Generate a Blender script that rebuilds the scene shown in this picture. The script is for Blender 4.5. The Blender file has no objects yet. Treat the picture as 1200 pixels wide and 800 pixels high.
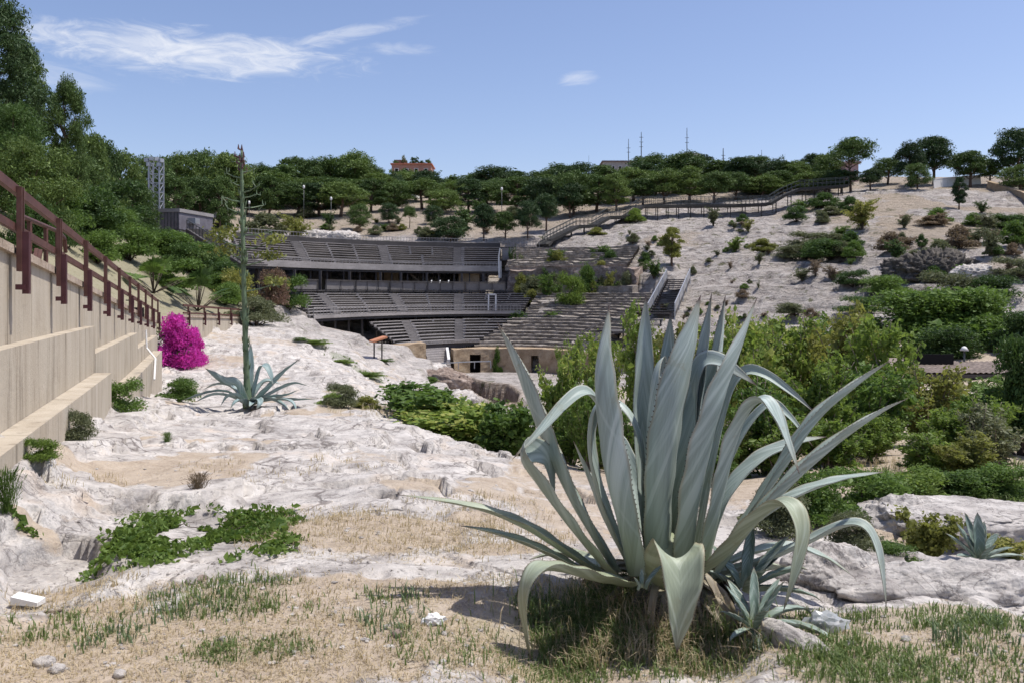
import bpy, bmesh, math, random
import numpy as np
from mathutils import Vector, Matrix, noise as mnoise

random.seed(7)
RNG = np.random.default_rng(11)
scene = bpy.context.scene
COL = scene.collection
EYE, HZ, F = 1.6, 347.0, 1000.0

def P(u, v, y):
    """a point y metres ahead of the camera position that a surveyor would sight at (u, v)"""
    return np.array([(u - 600.0) / F * y, y, EYE + (HZ - v) / F * y])

# ------------------------------------------------------------------ objects
def tag(o, label=None, cat=None, group=None, kind=None):
    if label: o['label'] = label
    if cat: o['category'] = cat
    if group: o['group'] = group
    if kind: o['kind'] = kind
    return o

def empty(name, loc=(0, 0, 0), label=None, cat=None, group=None, rz=0.0):
    o = bpy.data.objects.new(name, None)
    COL.objects.link(o)
    o.empty_display_size = 0.2
    o.location = loc
    o.rotation_euler = (0, 0, rz)
    return tag(o, label, cat, group)

def link(name, me, parent=None, loc=None):
    o = bpy.data.objects.new(name, me)
    COL.objects.link(o)
    if parent is not None: o.parent = parent
    if loc is not None: o.location = loc
    return o

def np_mesh(name, verts, quads=None, tris=None, mats=(), qm=None, tm=None, smooth=False, attrs=None):
    verts = np.asarray(verts, dtype=np.float32).reshape(-1, 3)
    quads = np.zeros((0, 4), np.int32) if quads is None else np.asarray(quads, np.int32).reshape(-1, 4)
    tris = np.zeros((0, 3), np.int32) if tris is None else np.asarray(tris, np.int32).reshape(-1, 3)
    me = bpy.data.meshes.new(name)
    me.vertices.add(len(verts)); me.vertices.foreach_set('co', verts.ravel())
    nl = quads.size + tris.size
    me.loops.add(nl)
    me.loops.foreach_set('vertex_index', np.concatenate([quads.ravel(), tris.ravel()]).astype(np.int32))
    npoly = len(quads) + len(tris)
    me.polygons.add(npoly)
    starts = np.concatenate([np.arange(len(quads)) * 4, quads.size + np.arange(len(tris)) * 3]).astype(np.int32)
    me.polygons.foreach_set('loop_start', starts)
    for m in mats: me.materials.append(m)
    if qm is not None or tm is not None:
        qa = np.zeros(len(quads), np.int32) if qm is None else np.asarray(qm, np.int32)
        ta = np.zeros(len(tris), np.int32) if tm is None else np.asarray(tm, np.int32)
        me.polygons.foreach_set('material_index', np.concatenate([qa, ta]))
    me.update(calc_edges=True)
    me.polygons.foreach_set('use_smooth', np.full(npoly, bool(smooth)))
    if attrs:
        for k, a in attrs.items():
            at = me.attributes.new(k, 'FLOAT', 'POINT')
            at.data.foreach_set('value', np.asarray(a, np.float32).ravel())
    return me

class MB:
    """collects boxes, bars, tubes and strips into one mesh"""
    def __init__(self): self.v = []; self.q = []; self.t = []; self.n = 0
    def add(self, verts, quads=(), tris=()):
        verts = np.asarray(verts, float).reshape(-1, 3)
        self.v.append(verts)
        if len(quads): self.q.append(np.asarray(quads, int).reshape(-1, 4) + self.n)
        if len(tris): self.t.append(np.asarray(tris, int).reshape(-1, 3) + self.n)
        self.n += len(verts)
        return self
    def hexa(self, c8):
        return self.add(c8, [[0, 3, 2, 1], [4, 5, 6, 7], [0, 1, 5, 4], [1, 2, 6, 5], [2, 3, 7, 6], [3, 0, 4, 7]])
    def box(self, c, s, rz=0.0):
        c = np.asarray(c, float); hx, hy, hz = np.asarray(s, float) / 2
        ca, sa = math.cos(rz), math.sin(rz)
        pts = []
        for z in (-hz, hz):
            for x, y in ((-hx, -hy), (hx, -hy), (hx, hy), (-hx, hy)):
                pts.append((c[0] + x * ca - y * sa, c[1] + x * sa + y * ca, c[2] + z))
        return self.hexa(pts)
    def bar(self, a, b, w=0.05, h=None, up=(0, 0, 1)):
        h = w if h is None else h
        a = np.asarray(a, float); b = np.asarray(b, float)
        d = b - a; L = np.linalg.norm(d)
        if L < 1e-6: return self
        d /= L
        up = np.asarray(up, float)
        if abs(d @ up) > 0.98: up = np.array([0, 1.0, 0])
        s = np.cross(d, up); s /= np.linalg.norm(s)
        n = np.cross(s, d)
        pts = []
        for p in (a, b):
            for i, j in ((-1, -1), (1, -1), (1, 1), (-1, 1)):
                pts.append(p + s * i * w / 2 + n * j * h / 2)
        return self.hexa(pts)
    def tube(self, pts, rad, k=7, cap=True):
        pts = np.asarray(pts, float); n = len(pts)
        rad = np.full(n, rad) if np.isscalar(rad) else np.asarray(rad, float)
        T = np.gradient(pts, axis=0); T /= np.linalg.norm(T, axis=1)[:, None] + 1e-9
        ref = np.array([1.0, 0, 0]) if abs(T[0][0]) < 0.8 else np.array([0, 1.0, 0])
        V = []
        N = ref
        for i in range(n):
            N = N - T[i] * (N @ T[i]); N = N / (np.linalg.norm(N) + 1e-9)
            B = np.cross(T[i], N)
            for j in range(k):
                a = 2 * math.pi * j / k
                V.append(pts[i] + rad[i] * (math.cos(a) * N + math.sin(a) * B))
        q = [[i * k + j, i * k + (j + 1) % k, (i + 1) * k + (j + 1) % k, (i + 1) * k + j] for i in range(n - 1) for j in range(k)]
        t = []
        if cap:
            V.append(pts[0]); V.append(pts[-1])
            a, b = n * k, n * k + 1
            t = [[a, (j + 1) % k, j] for j in range(k)] + [[b, (n - 1) * k + j, (n - 1) * k + (j + 1) % k] for j in range(k)]
        return self.add(V, q, t)
    def prism(self, poly, z0, z1):
        """vertical prism over a counter-clockwise polygon; z0/z1 numbers or per-vertex lists"""
        n = len(poly)
        z0 = [z0] * n if np.isscalar(z0) else z0
        z1 = [z1] * n if np.isscalar(z1) else z1
        V = [(p[0], p[1], z0[i]) for i, p in enumerate(poly)] + [(p[0], p[1], z1[i]) for i, p in enumerate(poly)]
        q = [[i, (i + 1) % n, n + (i + 1) % n, n + i] for i in range(n)]
        t = [[0, i + 1, i] for i in range(1, n - 1)] + [[n, n + i, n + i + 1] for i in range(1, n - 1)]
        return self.add(V, q, t)
    def mesh(self, name, mat, smooth=False):
        V = np.concatenate(self.v) if self.v else np.zeros((0, 3))
        Q = np.concatenate(self.q) if self.q else None
        T = np.concatenate(self.t) if self.t else None
        return np_mesh(name, V, Q, T, [mat] if mat else [], smooth=smooth)
    def build(self, name, mat, parent=None, smooth=False, loc=None):
        return link(name, self.mesh(name, mat, smooth), parent, loc)

def copy_tree(root, loc, rz=0.0, scale=None):
    r = root.copy(); COL.objects.link(r)
    r.location = loc; r.rotation_euler = (0, 0, rz)
    if scale is not None: r.scale = scale
    for ch in root.children:
        c = ch.copy(); COL.objects.link(c); c.parent = r
        for g in ch.children:
            d = g.copy(); COL.objects.link(d); d.parent = c
    return r

# ------------------------------------------------------------------ noise (numpy)
def _hash(ix, iy, seed):
    h = (ix.astype(np.int64) * 374761393 + iy.astype(np.int64) * 668265263 + seed * 2246822519) & 0xFFFFFFFF
    h = ((h ^ (h >> 13)) * 1274126177) & 0xFFFFFFFF
    h = ((h ^ (h >> 16)) * 2654435761) & 0xFFFFFFFF
    return (h >> 8).astype(np.float64) / float(1 << 24)

def vnoise(x, y, seed=0):
    ix = np.floor(x); iy = np.floor(y)
    fx = x - ix; fy = y - iy
    ux = fx * fx * fx * (fx * (fx * 6 - 15) + 10); uy = fy * fy * fy * (fy * (fy * 6 - 15) + 10)
    a = _hash(ix, iy, seed); b = _hash(ix + 1, iy, seed); c = _hash(ix, iy + 1, seed); d = _hash(ix + 1, iy + 1, seed)
    return (a + (b - a) * ux) * (1 - uy) + (c + (d - c) * ux) * uy     # 0..1

def fbm(x, y, wl, octs, seed=0, gain=0.5):
    s = np.zeros_like(x); a = 1.0; tot = 0.0
    ca, sa = math.cos(0.7), math.sin(0.7)
    for o in range(octs):
        s += a * (vnoise(x / wl, y / wl, seed + o) * 2 - 1); tot += a
        a *= gain; wl *= 0.5
        x, y = x * ca - y * sa, x * sa + y * ca
    return s / tot

def plates(x, y, wl, seed):
    """broken slabs: every cell of a jittered net has its own level and tilt"""
    x = x / wl; y = y / wl
    ix = np.floor(x); iy = np.floor(y)
    best = np.full(x.shape, 9.0); h = np.zeros(x.shape)
    for dx in (-1, 0, 1):
        for dy in (-1, 0, 1):
            cx, cy = ix + dx, iy + dy
            px = cx + _hash(cx, cy, seed); py = cy + _hash(cx, cy, seed + 1)
            d = (x - px) ** 2 + (y - py) ** 2
            k = d < best
            lev = _hash(cx, cy, seed + 2) - .5 + (x - px) * (_hash(cx, cy, seed + 3) - .5) * .9 + (y - py) * (_hash(cx, cy, seed + 4) - .5) * .9
            best = np.where(k, d, best); h = np.where(k, lev, h)
    return h

def sstep(a, b, x):
    t = np.clip((x - a) / (b - a), 0, 1)
    return t * t * (3 - 2 * t)

# ------------------------------------------------------------------ terrain
def rbf_fit(pts):
    pts = np.array(pts, float)
    X = np.stack([pts[:, 0] / (pts[:, 1] + 6) * 2, np.log(pts[:, 1] + 6)], 1)
    D = np.sqrt(((X[:, None] - X[None]) ** 2).sum(2) + 0.03 ** 2)
    n = len(X)
    A = np.zeros((n + 3, n + 3)); A[:n, :n] = D
    Q = np.column_stack([np.ones(n), X]); A[:n, n:] = Q; A[n:, :n] = Q.T
    A[:n, :n] += np.eye(n) * 1e-3
    w = np.linalg.solve(A, np.concatenate([pts[:, 2], np.zeros(3)]))
    return X, w

def rbf_eval(model, x, y):
    X, w = model
    ax = x / (y + 6) * 2; b = np.log(np.maximum(y, -5.5) + 6)
    out = np.empty(ax.shape); n = len(X)
    f1, f2, fo = ax.ravel(), b.ravel(), out.reshape(-1)
    for i in range(0, len(f1), 60000):
        A = f1[i:i + 60000]; B = f2[i:i + 60000]
        D = np.sqrt((A[:, None] - X[None, :, 0]) ** 2 + (B[:, None] - X[None, :, 1]) ** 2 + 0.03 ** 2)
        fo[i:i + 60000] = D @ w[:n] + w[n] + w[n + 1] * A + w[n + 2] * B
    return out

UVY = [  # surveyed ground points (u, v, distance)
 (0,800,3.5),(300,800,3.5),(600,800,3.5),(900,800,3.5),(1200,800,3.5),
 (0,700,4.6),(0,640,5.3),(0,549,5.9),(-60,590,4.9),(40,530,7.0),(75,507,8.4),(100,497,9.8),(130,640,5.5),(240,640,5.4),(350,640,5.3),(450,650,5.2),(550,660,5.1),(600,700,4.5),
 (70,575,6.4),(110,560,7.5),(200,560,7.6),(300,558,7.7),(450,548,8.0),(540,560,7.6),(600,590,6.8),
 (765,664,4.8),(720,700,4.55),(640,775,4.1),(700,792,3.9),(790,797,3.85),(850,790,3.95),(870,712,4.45),(960,745,4.1),(1100,735,4.15),(1200,740,4.1),(1000,705,4.7),(1150,705,4.7),
 (1000,640,6.4),(1100,640,7.0),(1200,640,7.0),(1100,560,10.5),(1200,560,10.5),(1060,540,12),(1150,530,13),
 (750,600,7.4),(850,610,7.4),(900,560,10.5),(700,560,9.5),
 (460,505,12.2),(540,528,11),(620,560,9.3),(380,490,13.5),(300,488,14.3),(200,482,15.5),(125,480,11.9),(150,470,15),
 (160,463,18),(183,455,25),(288,475,19.5),(400,470,20),(450,480,18.5),(240,450,27),(330,440,28),(420,440,29),
 (207,418,33),(230,396,36),(330,410,35),(300,393,40),(370,391,46),(380,384,56),(400,410,41),(440,420,44),(500,430,49),(540,447,52),(562,466,50),
 (480,450,39),(520,470,37),(440,455,31),(500,480,27),(560,518,19),(620,545,16),(660,505,26),(640,500,38),
 (430,388,62),(475,403,66),
 (650,280,101),(700,264,108),(750,252,111),(800,252,112),(860,250,112),(900,248,113),(950,235,114),(1000,232,111),(1100,228,108),(1180,232,104),(1300,240,100),
 (800,300,92),(880,300,86),(900,330,76),(850,350,74),(900,390,62),(950,400,57),(820,380,69),(990,340,67),(1000,290,80),(1080,268,85),(1180,268,84),
 (1050,322,68),(1100,327,64),(1100,290,71),(1140,322,62),(1180,300,66),(1100,400,44),(1000,410,47),(1200,400,42),(1100,440,34),(1000,452,31),(1250,440,30),
 (850,440,42),(770,430,54),(850,490,25),(1000,505,19),(1100,510,17.5),(1200,505,17),(720,480,36),(720,540,18),(790,460,40),
 (400,262,118),(500,262,118),(600,262,120),(300,268,112),(400,244,138),(500,238,148),(600,240,150),(700,236,140),
 (200,280,92),(220,296,78),(250,316,68),(100,240,100),(0,225,90),(-200,200,85),(300,240,138),(100,205,130),(-300,180,130),
 (800,226,136),(900,222,131),(1000,219,126),(1100,216,119),(1200,218,113),(1400,220,110),(1400,300,70),(1500,400,40),
 (200,215,190),(400,222,200),(600,226,200),(800,212,190),(1000,212,180),(1200,212,170),(400,235,300),(800,235,300),
 (200,330,600),(600,330,600),(1000,330,600),(-600,300,600),(1900,300,600),(600,350,2500),(-900,350,2500),(2100,350,2500),
]
XYZ = [(0,0,0),(-2,0,0.05),(5,0,-0.05),(0,-4,0),(-6,-4,0.1),(6,-4,0),(8,4,-0.1),(14,8,-0.3)]
PM = [tuple(P(*p)) for p in UVY] + XYZ
PL = [(-2.6,1,1.5),(-4.6,6,1.4),(-6,9,1.2),(-9,17,0.8),(-12.8,26,0.3),(-14.5,36,0.5),(-15.3,45,0.7),(-16,54,0.9),
      (-10,8,3.2),(-15,15,4.2),(-20,25,6.4),(-16,25,2.8),(-25,40,8),(-20,40,4.0),(-31,55,9.5),(-22,55,4.0),(-40,40,14),
      (-40,70,12),(-30,68,7.5),(-24,70,4.2),(-8,2,3.2),(-12,-2,4),(-35,80,8),(-60,60,16),(-30,20,11),(-45,90,11)]
RM, RL = rbf_fit(PM), rbf_fit(PL)
WALLP = np.array([(-0.85,-3),(-11.9,28.5),(-13.0,34),(-13.85,43),(-14.7,54),(-13.0,58.5),(-16,75),(-20,90)])
def wall_x(y): return np.interp(y, WALLP[:, 1], WALLP[:, 0])

# the ellipse of the arena and its seating
XC, YC = -1.0, 52.0
def eA(B): return np.interp(B, [0, 18, 28, 40, 52], [0, 9.5, 14.3, 26.0, 37.0])
def ell(B, th): return np.array([XC + eA(B) * math.cos(th), YC + B * math.sin(th)])
def th_at(u, B):
    best = min(np.linspace(0.02, math.pi - 0.02, 1500), key=lambda t: abs((ell(B, t)[0] / ell(B, t)[1]) * F + 600 - u))
    return best
_Bs = np.linspace(0.5, 60, 240); _As = eA(_Bs)
def ell_B(x, y):
    """which ellipse runs through (x, y)"""
    lo = np.full(x.shape, 0.3); hi = np.full(x.shape, 60.0)
    for _ in range(22):
        mid = (lo + hi) / 2
        f = ((x - XC) / np.maximum(eA(mid), 1e-3)) ** 2 + ((y - YC) / mid) ** 2
        lo = np.where(f > 1, mid, lo); hi = np.where(f > 1, hi, mid)
    return (lo + hi) / 2
def seat_h(B):
    return np.interp(B, [0, 18.7, 18.9, 20, 27.5, 28, 36, 39.5, 40.5, 48, 50], [-4.2, -4.2, -2.75, -2.5, -0.55, -0.16, 1.9, 2.0, 4.0, 7.2, 7.6])

PIT = np.array([(-4.9,68.2),(-1.95,61.2),(-0.36,60.0),(0.5,54),(0.2,49),(-2.4,51.5),(-5.0,58),(-6.0,65)])
def in_poly_dist(x, y, poly):
    """signed distance, positive inside"""
    d = np.full(x.shape, 1e9); ins = np.zeros(x.shape, bool)
    n = len(poly)
    for i in range(n):
        a = poly[i]; b = poly[(i + 1) % n]
        e = b - a
        t = np.clip(((x - a[0]) * e[0] + (y - a[1]) * e[1]) / (e @ e), 0, 1)
        d = np.minimum(d, np.hypot(x - a[0] - t * e[0], y - a[1] - t * e[1]))
        c = ((a[1] > y) != (b[1] > y)) & (x < (b[0] - a[0]) * (y - a[1]) / (b[1] - a[1] + 1e-12) + a[0])
        ins ^= c
    return np.where(ins, d, -d)

def H0(x, y):
    """smooth terrain height"""
    x = np.asarray(x, float); y = np.asarray(y, float)
    z = rbf_eval(RM, x, y)
    s = wall_x(y) - x
    m = sstep(0.1, 0.7, s) * (1 - sstep(56, 80, y))
    if m.max() > 0:
        zl = rbf_eval(RL, x, y)
        z = z * (1 - m) + zl * m
    near = (y > 50) & (y < 112) & (np.abs(x) < 40)
    if near.any():
        xx, yy = x[near], y[near]
        B = ell_B(xx, yy)
        ang = np.degrees(np.arctan2((yy - YC) / B, (xx - XC) / np.maximum(eA(B), 1e-3)))
        h = seat_h(B) - 0.35
        under = seat_h(np.maximum(B - 4.5, 0)) - 0.9      # open scaffolding under the timber tiers
        wk = (1 - sstep(-1.0, 3.0, xx)) * sstep(17.2, 18.0, B)
        h = h * (1 - wk) + np.minimum(h, under) * wk
        a0 = np.interp(B, [18, 28, 36, 48], [6, 24, 42, 55])
        k = sstep(a0, a0 + 8, ang) * (1 - sstep(158, 170, ang)) * (1 - sstep(48.5, 51, B))
        zz = z[near] * (1 - k) + h * k
        pd = in_poly_dist(xx, yy, PIT)
        zz = np.where(yy < 71, zz * (1 - sstep(-0.1, 0.3, pd)) + (-6.6) * sstep(-0.1, 0.3, pd), zz)
        z = z.copy(); z[near] = zz
    return z

BLOBS = []      # (x, y, rx, ry, soil, green): patches of bare dry soil / green turf
def masks(x, y):
    soil = np.zeros_like(x); green = np.zeros_like(x)
    wob = fbm(x, y, 1.1, 4, 91) * 0.55
    for (bx, by, rx, ry, s, g) in BLOBS:
        r = np.hypot((x - bx) / rx, (y - by) / ry) + wob
        k = 1 - sstep(0.65, 1.1, r)
        soil = np.maximum(soil, k * s); green = np.maximum(green, k * g)
    far = sstep(28, 60, y)
    pk = fbm(x, y, 1.5, 5, 63)
    soil = np.maximum(soil, sstep(0.20, 0.42, pk) * 0.8 * (1 - far) * sstep(4, 6, y))
    sn = fbm(x, y, 9.0, 5, 33)
    soil = np.maximum(soil, sstep(0.22, 0.5, sn) * far * 0.55)
    rs_ = sstep(28, 42, x) * sstep(62, 74, y)
    soil = np.maximum(soil, rs_ * sstep(-0.25, 0.25, fbm(x, y, 6.0, 5, 35)) * 0.95)
    park = sstep(100, 116, y) * (1 - sstep(5, 30, x)) + sstep(118, 126, y) * sstep(5, 30, x)
    soil = np.maximum(soil, np.clip(park, 0, 1) * 0.95)
    lft = sstep(0.3, 1.0, wall_x(y) - x) * (1 - sstep(50, 80, y))
    soil = np.maximum(soil, lft * 0.9); green = np.maximum(green, lft * 0.95)
    rightlow = sstep(0.0, 1.0, x - (-0.2 + 0.02 * y)) * sstep(7.5, 9.5, y) * (1 - sstep(45, 58, y))
    soil = np.maximum(soil, rightlow * (0.55 + 0.45 * sstep(-0.2, 0.2, fbm(x, y, 2.3, 4, 57))))
    return soil, green

def H(x, y, detail=True):
    x = np.asarray(x, float); y = np.asarray(y, float)
    z = H0(x, y)
    if not detail: return z
    soil, _ = masks(x, y)
    arena = (y > YC - 2) & (y < 71) & (((x - XC) / 9.5) ** 2 + ((y - YC) / 18) ** 2 < 1.02) & (x > -5)
    rock = (1 - 0.85 * soil) * np.where(arena, 0.25, 1.0)
    d = np.hypot(x, y)
    n = 0.10 * fbm(x, y, 2.6, 3, 1) * sstep(3, 8, d)
    rid = 1 - np.abs(fbm(x * 0.8 + 0.4 * fbm(x, y, 1.5, 2, 4), y * 1.3, 0.95, 4, 5)) * 2.0
    n = n + rock * 0.04 * (rid - 0.55)
    near_ = d < 45
    if near_.any():
        xn, yn = x[near_], y[near_]
        wx = xn + .22 * fbm(xn, yn, .7, 3, 101); wy = yn + .22 * fbm(xn, yn, .7, 3, 102)
        pl = 0.115 * plates(wx * .7, wy * 1.15, .85, 103) + 0.045 * plates(wx * .8, wy * 1.1, .27, 113) * (1 - sstep(14, 26, d[near_]))
        n = n.copy(); n[near_] += rock[near_] * pl * sstep(4.0, 6.0, d[near_])
    pits = sstep(0.25, 0.6, fbm(x, y, 0.35, 4, 8))
    n = n - rock * 0.05 * pits
    n = n + rock * 0.012 * fbm(x, y, 0.12, 3, 12) * (1 - sstep(14, 24, d))
    f = sstep(24, 55, d)
    n = n + f * rock * (0.75 * fbm(x, y, 11, 4, 21) + 0.5 * (0.45 - np.abs(fbm(x * 0.6, y * 1.4, 4.0, 4, 26)) * 1.6))
    n = n + f * soil * 0.3 * fbm(x, y, 8, 3, 29)
    z2 = z + n
    # bedding planes: the limestone breaks along level steps
    for (h, a, lo, hi, sd) in ((0.17, 0.85, 5.5, 40, 41), (0.85, 0.8, 40, 130, 43)):
        q = (z2 + 0.35 * h * 3 * fbm(x, y, h * 14, 2, sd)) / h
        fr = q - np.floor(q)
        st = sstep(0.55, 0.95, fr)
        amt = a * rock * sstep(lo * 0.8, lo * 1.2, d) * (1 - sstep(hi * 0.9, hi * 1.1, d))
        z2 = z2 + amt * (st - fr) * h
    # keep the ground below the seating and pit edges tidy
    return np.where(arena, z + n * 0.25, z2)

def Hs(x, y, detail=True):
    return float(H(np.array([float(x)]), np.array([float(y)]), detail)[0])

_YS = np.exp(np.linspace(math.log(2.6), math.log(240), 1400))
def hit(u, v, ymin=2.6):
    """where the line of sight towards (u, v) first meets the ground"""
    ys = _YS[_YS >= ymin]
    x = (u - 600) / F * ys; z = EYE + (HZ - v) / F * ys
    g = H(x, ys)
    k = np.nonzero(g >= z)[0]
    i = k[0] if len(k) else len(ys) - 1
    return np.array([x[i], ys[i], g[i]])
# ------------------------------------------------------------------ materials
def new_mat(name):
    m = bpy.data.materials.new(name); m.use_nodes = True
    nt = m.node_tree
    for n in list(nt.nodes): nt.nodes.remove(n)
    return m, nt, nt.nodes, nt.links

class NB:
    """a small node builder"""
    def __init__(self, name):
        self.m, self.nt, self.N, self.L = new_mat(name)
        self.out = self.N.new('ShaderNodeOutputMaterial')
    def node(self, kind, **kw):
        n = self.N.new(kind)
        for k, v in kw.items():
            if k.startswith('i_'): n.inputs[k[2:]].default_value = v
            else: setattr(n, k, v)
        return n
    def link(self, a, b): self.L.new(a, b)
    def coord(self, kind='Object', scale=(1, 1, 1), rot=(0, 0, 0)):
        t = self.node('ShaderNodeTexCoord'); mp = self.node('ShaderNodeMapping')
        mp.inputs['Scale'].default_value = scale; mp.inputs['Rotation'].default_value = rot
        self.link(t.outputs[kind], mp.inputs['Vector'])
        return mp.outputs['Vector']
    def wpos(self, scale=(1, 1, 1)):
        g = self.node('ShaderNodeNewGeometry'); mp = self.node('ShaderNodeMapping')
        mp.inputs['Scale'].default_value = scale
        self.link(g.outputs['Position'], mp.inputs['Vector'])
        return mp.outputs['Vector']
    def noise(self, vec, scale, detail=4, rough=0.55, dist=0.0):
        n = self.node('ShaderNodeTexNoise')
        n.inputs['Scale'].default_value = scale; n.inputs['Detail'].default_value = detail
        n.inputs['Roughness'].default_value = rough; n.inputs['Distortion'].default_value = dist
        if vec is not None: self.link(vec, n.inputs['Vector'])
        return n.outputs['Fac']
    def ramp(self, fac, stops):
        r = self.node('ShaderNodeValToRGB')
        e = r.color_ramp.elements
        while len(e) < len(stops): e.new(0.5)
        for i, (p, c) in enumerate(stops):
            e[i].position = p; e[i].color = (*c, 1) if len(c) == 3 else c
        self.link(fac, r.inputs['Fac'])
        return r.outputs['Color']
    def rng(self, fac, a, b, c=0.0, d=1.0):
        m = self.node('ShaderNodeMapRange')
        m.inputs['From Min'].default_value = a; m.inputs['From Max'].default_value = b
        m.inputs['To Min'].default_value = c; m.inputs['To Max'].default_value = d
        self.link(fac, m.inputs['Value'])
        return m.outputs['Result']
    def mix(self, fac, a, b, mode='MIX'):
        n = self.node('ShaderNodeMix', data_type='RGBA', blend_type=mode)
        for s, v in ((n.inputs[0], fac), (n.inputs[6], a), (n.inputs[7], b)):
            if hasattr(v, 'is_linked') or hasattr(v, 'links'): self.link(v, s)
            elif isinstance(v, (tuple, list)): s.default_value = (*v[:3], 1)
            else: s.default_value = v
        return n.outputs[2]
    def math(self, op, a, b=None):
        n = self.node('ShaderNodeMath', operation=op)
        for s, v in ((n.inputs[0], a), (n.inputs[1], b)):
            if v is None: continue
            if hasattr(v, 'links'): self.link(v, s)
            else: s.default_value = v
        return n.outputs[0]
    def attr(self, name): return self.node('ShaderNodeAttribute', attribute_name=name).outputs['Fac']
    def bump(self, h, strength=0.5, dist=0.02, normal=None):
        b = self.node('ShaderNodeBump')
        b.inputs['Strength'].default_value = strength; b.inputs['Distance'].default_value = dist
        self.link(h, b.inputs['Height'])
        if normal is not None: self.link(normal, b.inputs['Normal'])
        return b.outputs['Normal']
    def principled(self, color, rough=0.8, metal=0.0, normal=None, spec=0.3):
        p = self.node('ShaderNodeBsdfPrincipled')
        if isinstance(color, (tuple, list)): p.inputs['Base Color'].default_value = (*color[:3], 1)
        else: self.link(color, p.inputs['Base Color'])
        if hasattr(rough, 'links'): self.link(rough, p.inputs['Roughness'])
        else: p.inputs['Roughness'].default_value = rough
        p.inputs['Metallic'].default_value = metal
        p.inputs['Specular IOR Level'].default_value = spec
        if normal is not None: self.link(normal, p.inputs['Normal'])
        self.link(p.outputs[0], self.out.inputs['Surface'])
        return p

def simple_mat(name, c, rough=0.7, metal=0.0, var=0.15, scale=3.0, bump=0.0, streak=None):
    b = NB(name)
    vec = b.coord('Object', streak or (1, 1, 1))
    f = b.noise(vec, scale, 6, 0.6)
    c1 = tuple(x * (1 - var) for x in c); c2 = tuple(min(1, x * (1 + var)) for x in c)
    col = b.ramp(f, [(0.3, c1), (0.7, c2)])
    nm = b.bump(f, bump, 0.01) if bump else None
    b.principled(col, rough, metal, nm)
    return b.m

def leaf_mat(name, dark, light, trans=0.3, yellow=None, rough=0.55):
    """foliage: every leaf face its own tone, plus slow variation over the plant and from plant to plant"""
    b = NB(name)
    g = b.node('ShaderNodeNewGeometry')
    oi = b.node('ShaderNodeObjectInfo')
    f = b.noise(b.coord('Object'), 0.9, 2)
    s = b.math('ADD', b.math('MULTIPLY', g.outputs['Random Per Island'], 0.52), b.math('MULTIPLY', f, 0.42))
    s = b.math('ADD', s, b.math('MULTIPLY', oi.outputs['Random'], 0.42))
    mid = tuple((a + c) / 2 for a, c in zip(dark, light))
    st = [(0.25, dark), (0.6, mid), (0.95, light)]
    if yellow: st.append((1.0, yellow))
    col = b.ramp(s, st)
    d = b.node('ShaderNodeBsdfPrincipled'); d.inputs['Roughness'].default_value = rough
    d.inputs['Specular IOR Level'].default_value = 0.25
    b.link(col, d.inputs['Base Color'])
    t = b.node('ShaderNodeBsdfTranslucent')
    b.link(b.mix(0.5, col, (light[0] * 1.2, light[1] * 1.25, light[2] * 0.8)), t.inputs['Color'])
    mx = b.node('ShaderNodeMixShader'); mx.inputs[0].default_value = trans
    b.link(d.outputs[0], mx.inputs[1]); b.link(t.outputs[0], mx.inputs[2])
    b.link(mx.outputs[0], b.out.inputs['Surface'])
    return b.m

def rock_color(b, p, tint=None):
    """weathered pale limestone: white faces, grey lichen, ochre stains, dark pits"""
    big = b.noise(p, 0.55, 6, 0.62, 0.4)
    med = b.noise(p, 2.6, 8, 0.68, 0.3)
    fine = b.noise(p, 17.0, 8, 0.72)
    base = b.ramp(med, [(0.30, (0.22, 0.20, 0.185)), (0.40, (0.37, 0.34, 0.315)), (0.50, (0.50, 0.465, 0.43)), (0.68, (0.645, 0.61, 0.57))])
    lich = b.rng(b.math('MULTIPLY', big, fine), 0.27, 0.38)
    base = b.mix(b.math('MULTIPLY', lich, 0.65), base, (0.25, 0.24, 0.235))
    och = b.rng(b.noise(p, 1.3, 5, 0.6), 0.58, 0.72)
    base = b.mix(b.math('MULTIPLY', och, 0.5), base, (0.48, 0.355, 0.245))
    pit = b.rng(fine, 0.43, 0.33)
    base = b.mix(b.math('MULTIPLY', pit, 0.7), base, (0.13, 0.12, 0.12))
    # thin dark cracks along the bedding
    cr = b.noise(p, 1.9, 7, 0.6, 0.9)
    ck = b.rng(b.math('ABSOLUTE', b.math('SUBTRACT', cr, 0.5)), 0.014, 0.003)
    base = b.mix(b.math('MULTIPLY', ck, 0.6), base, (0.12, 0.105, 0.10))
    return base, med, fine

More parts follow.
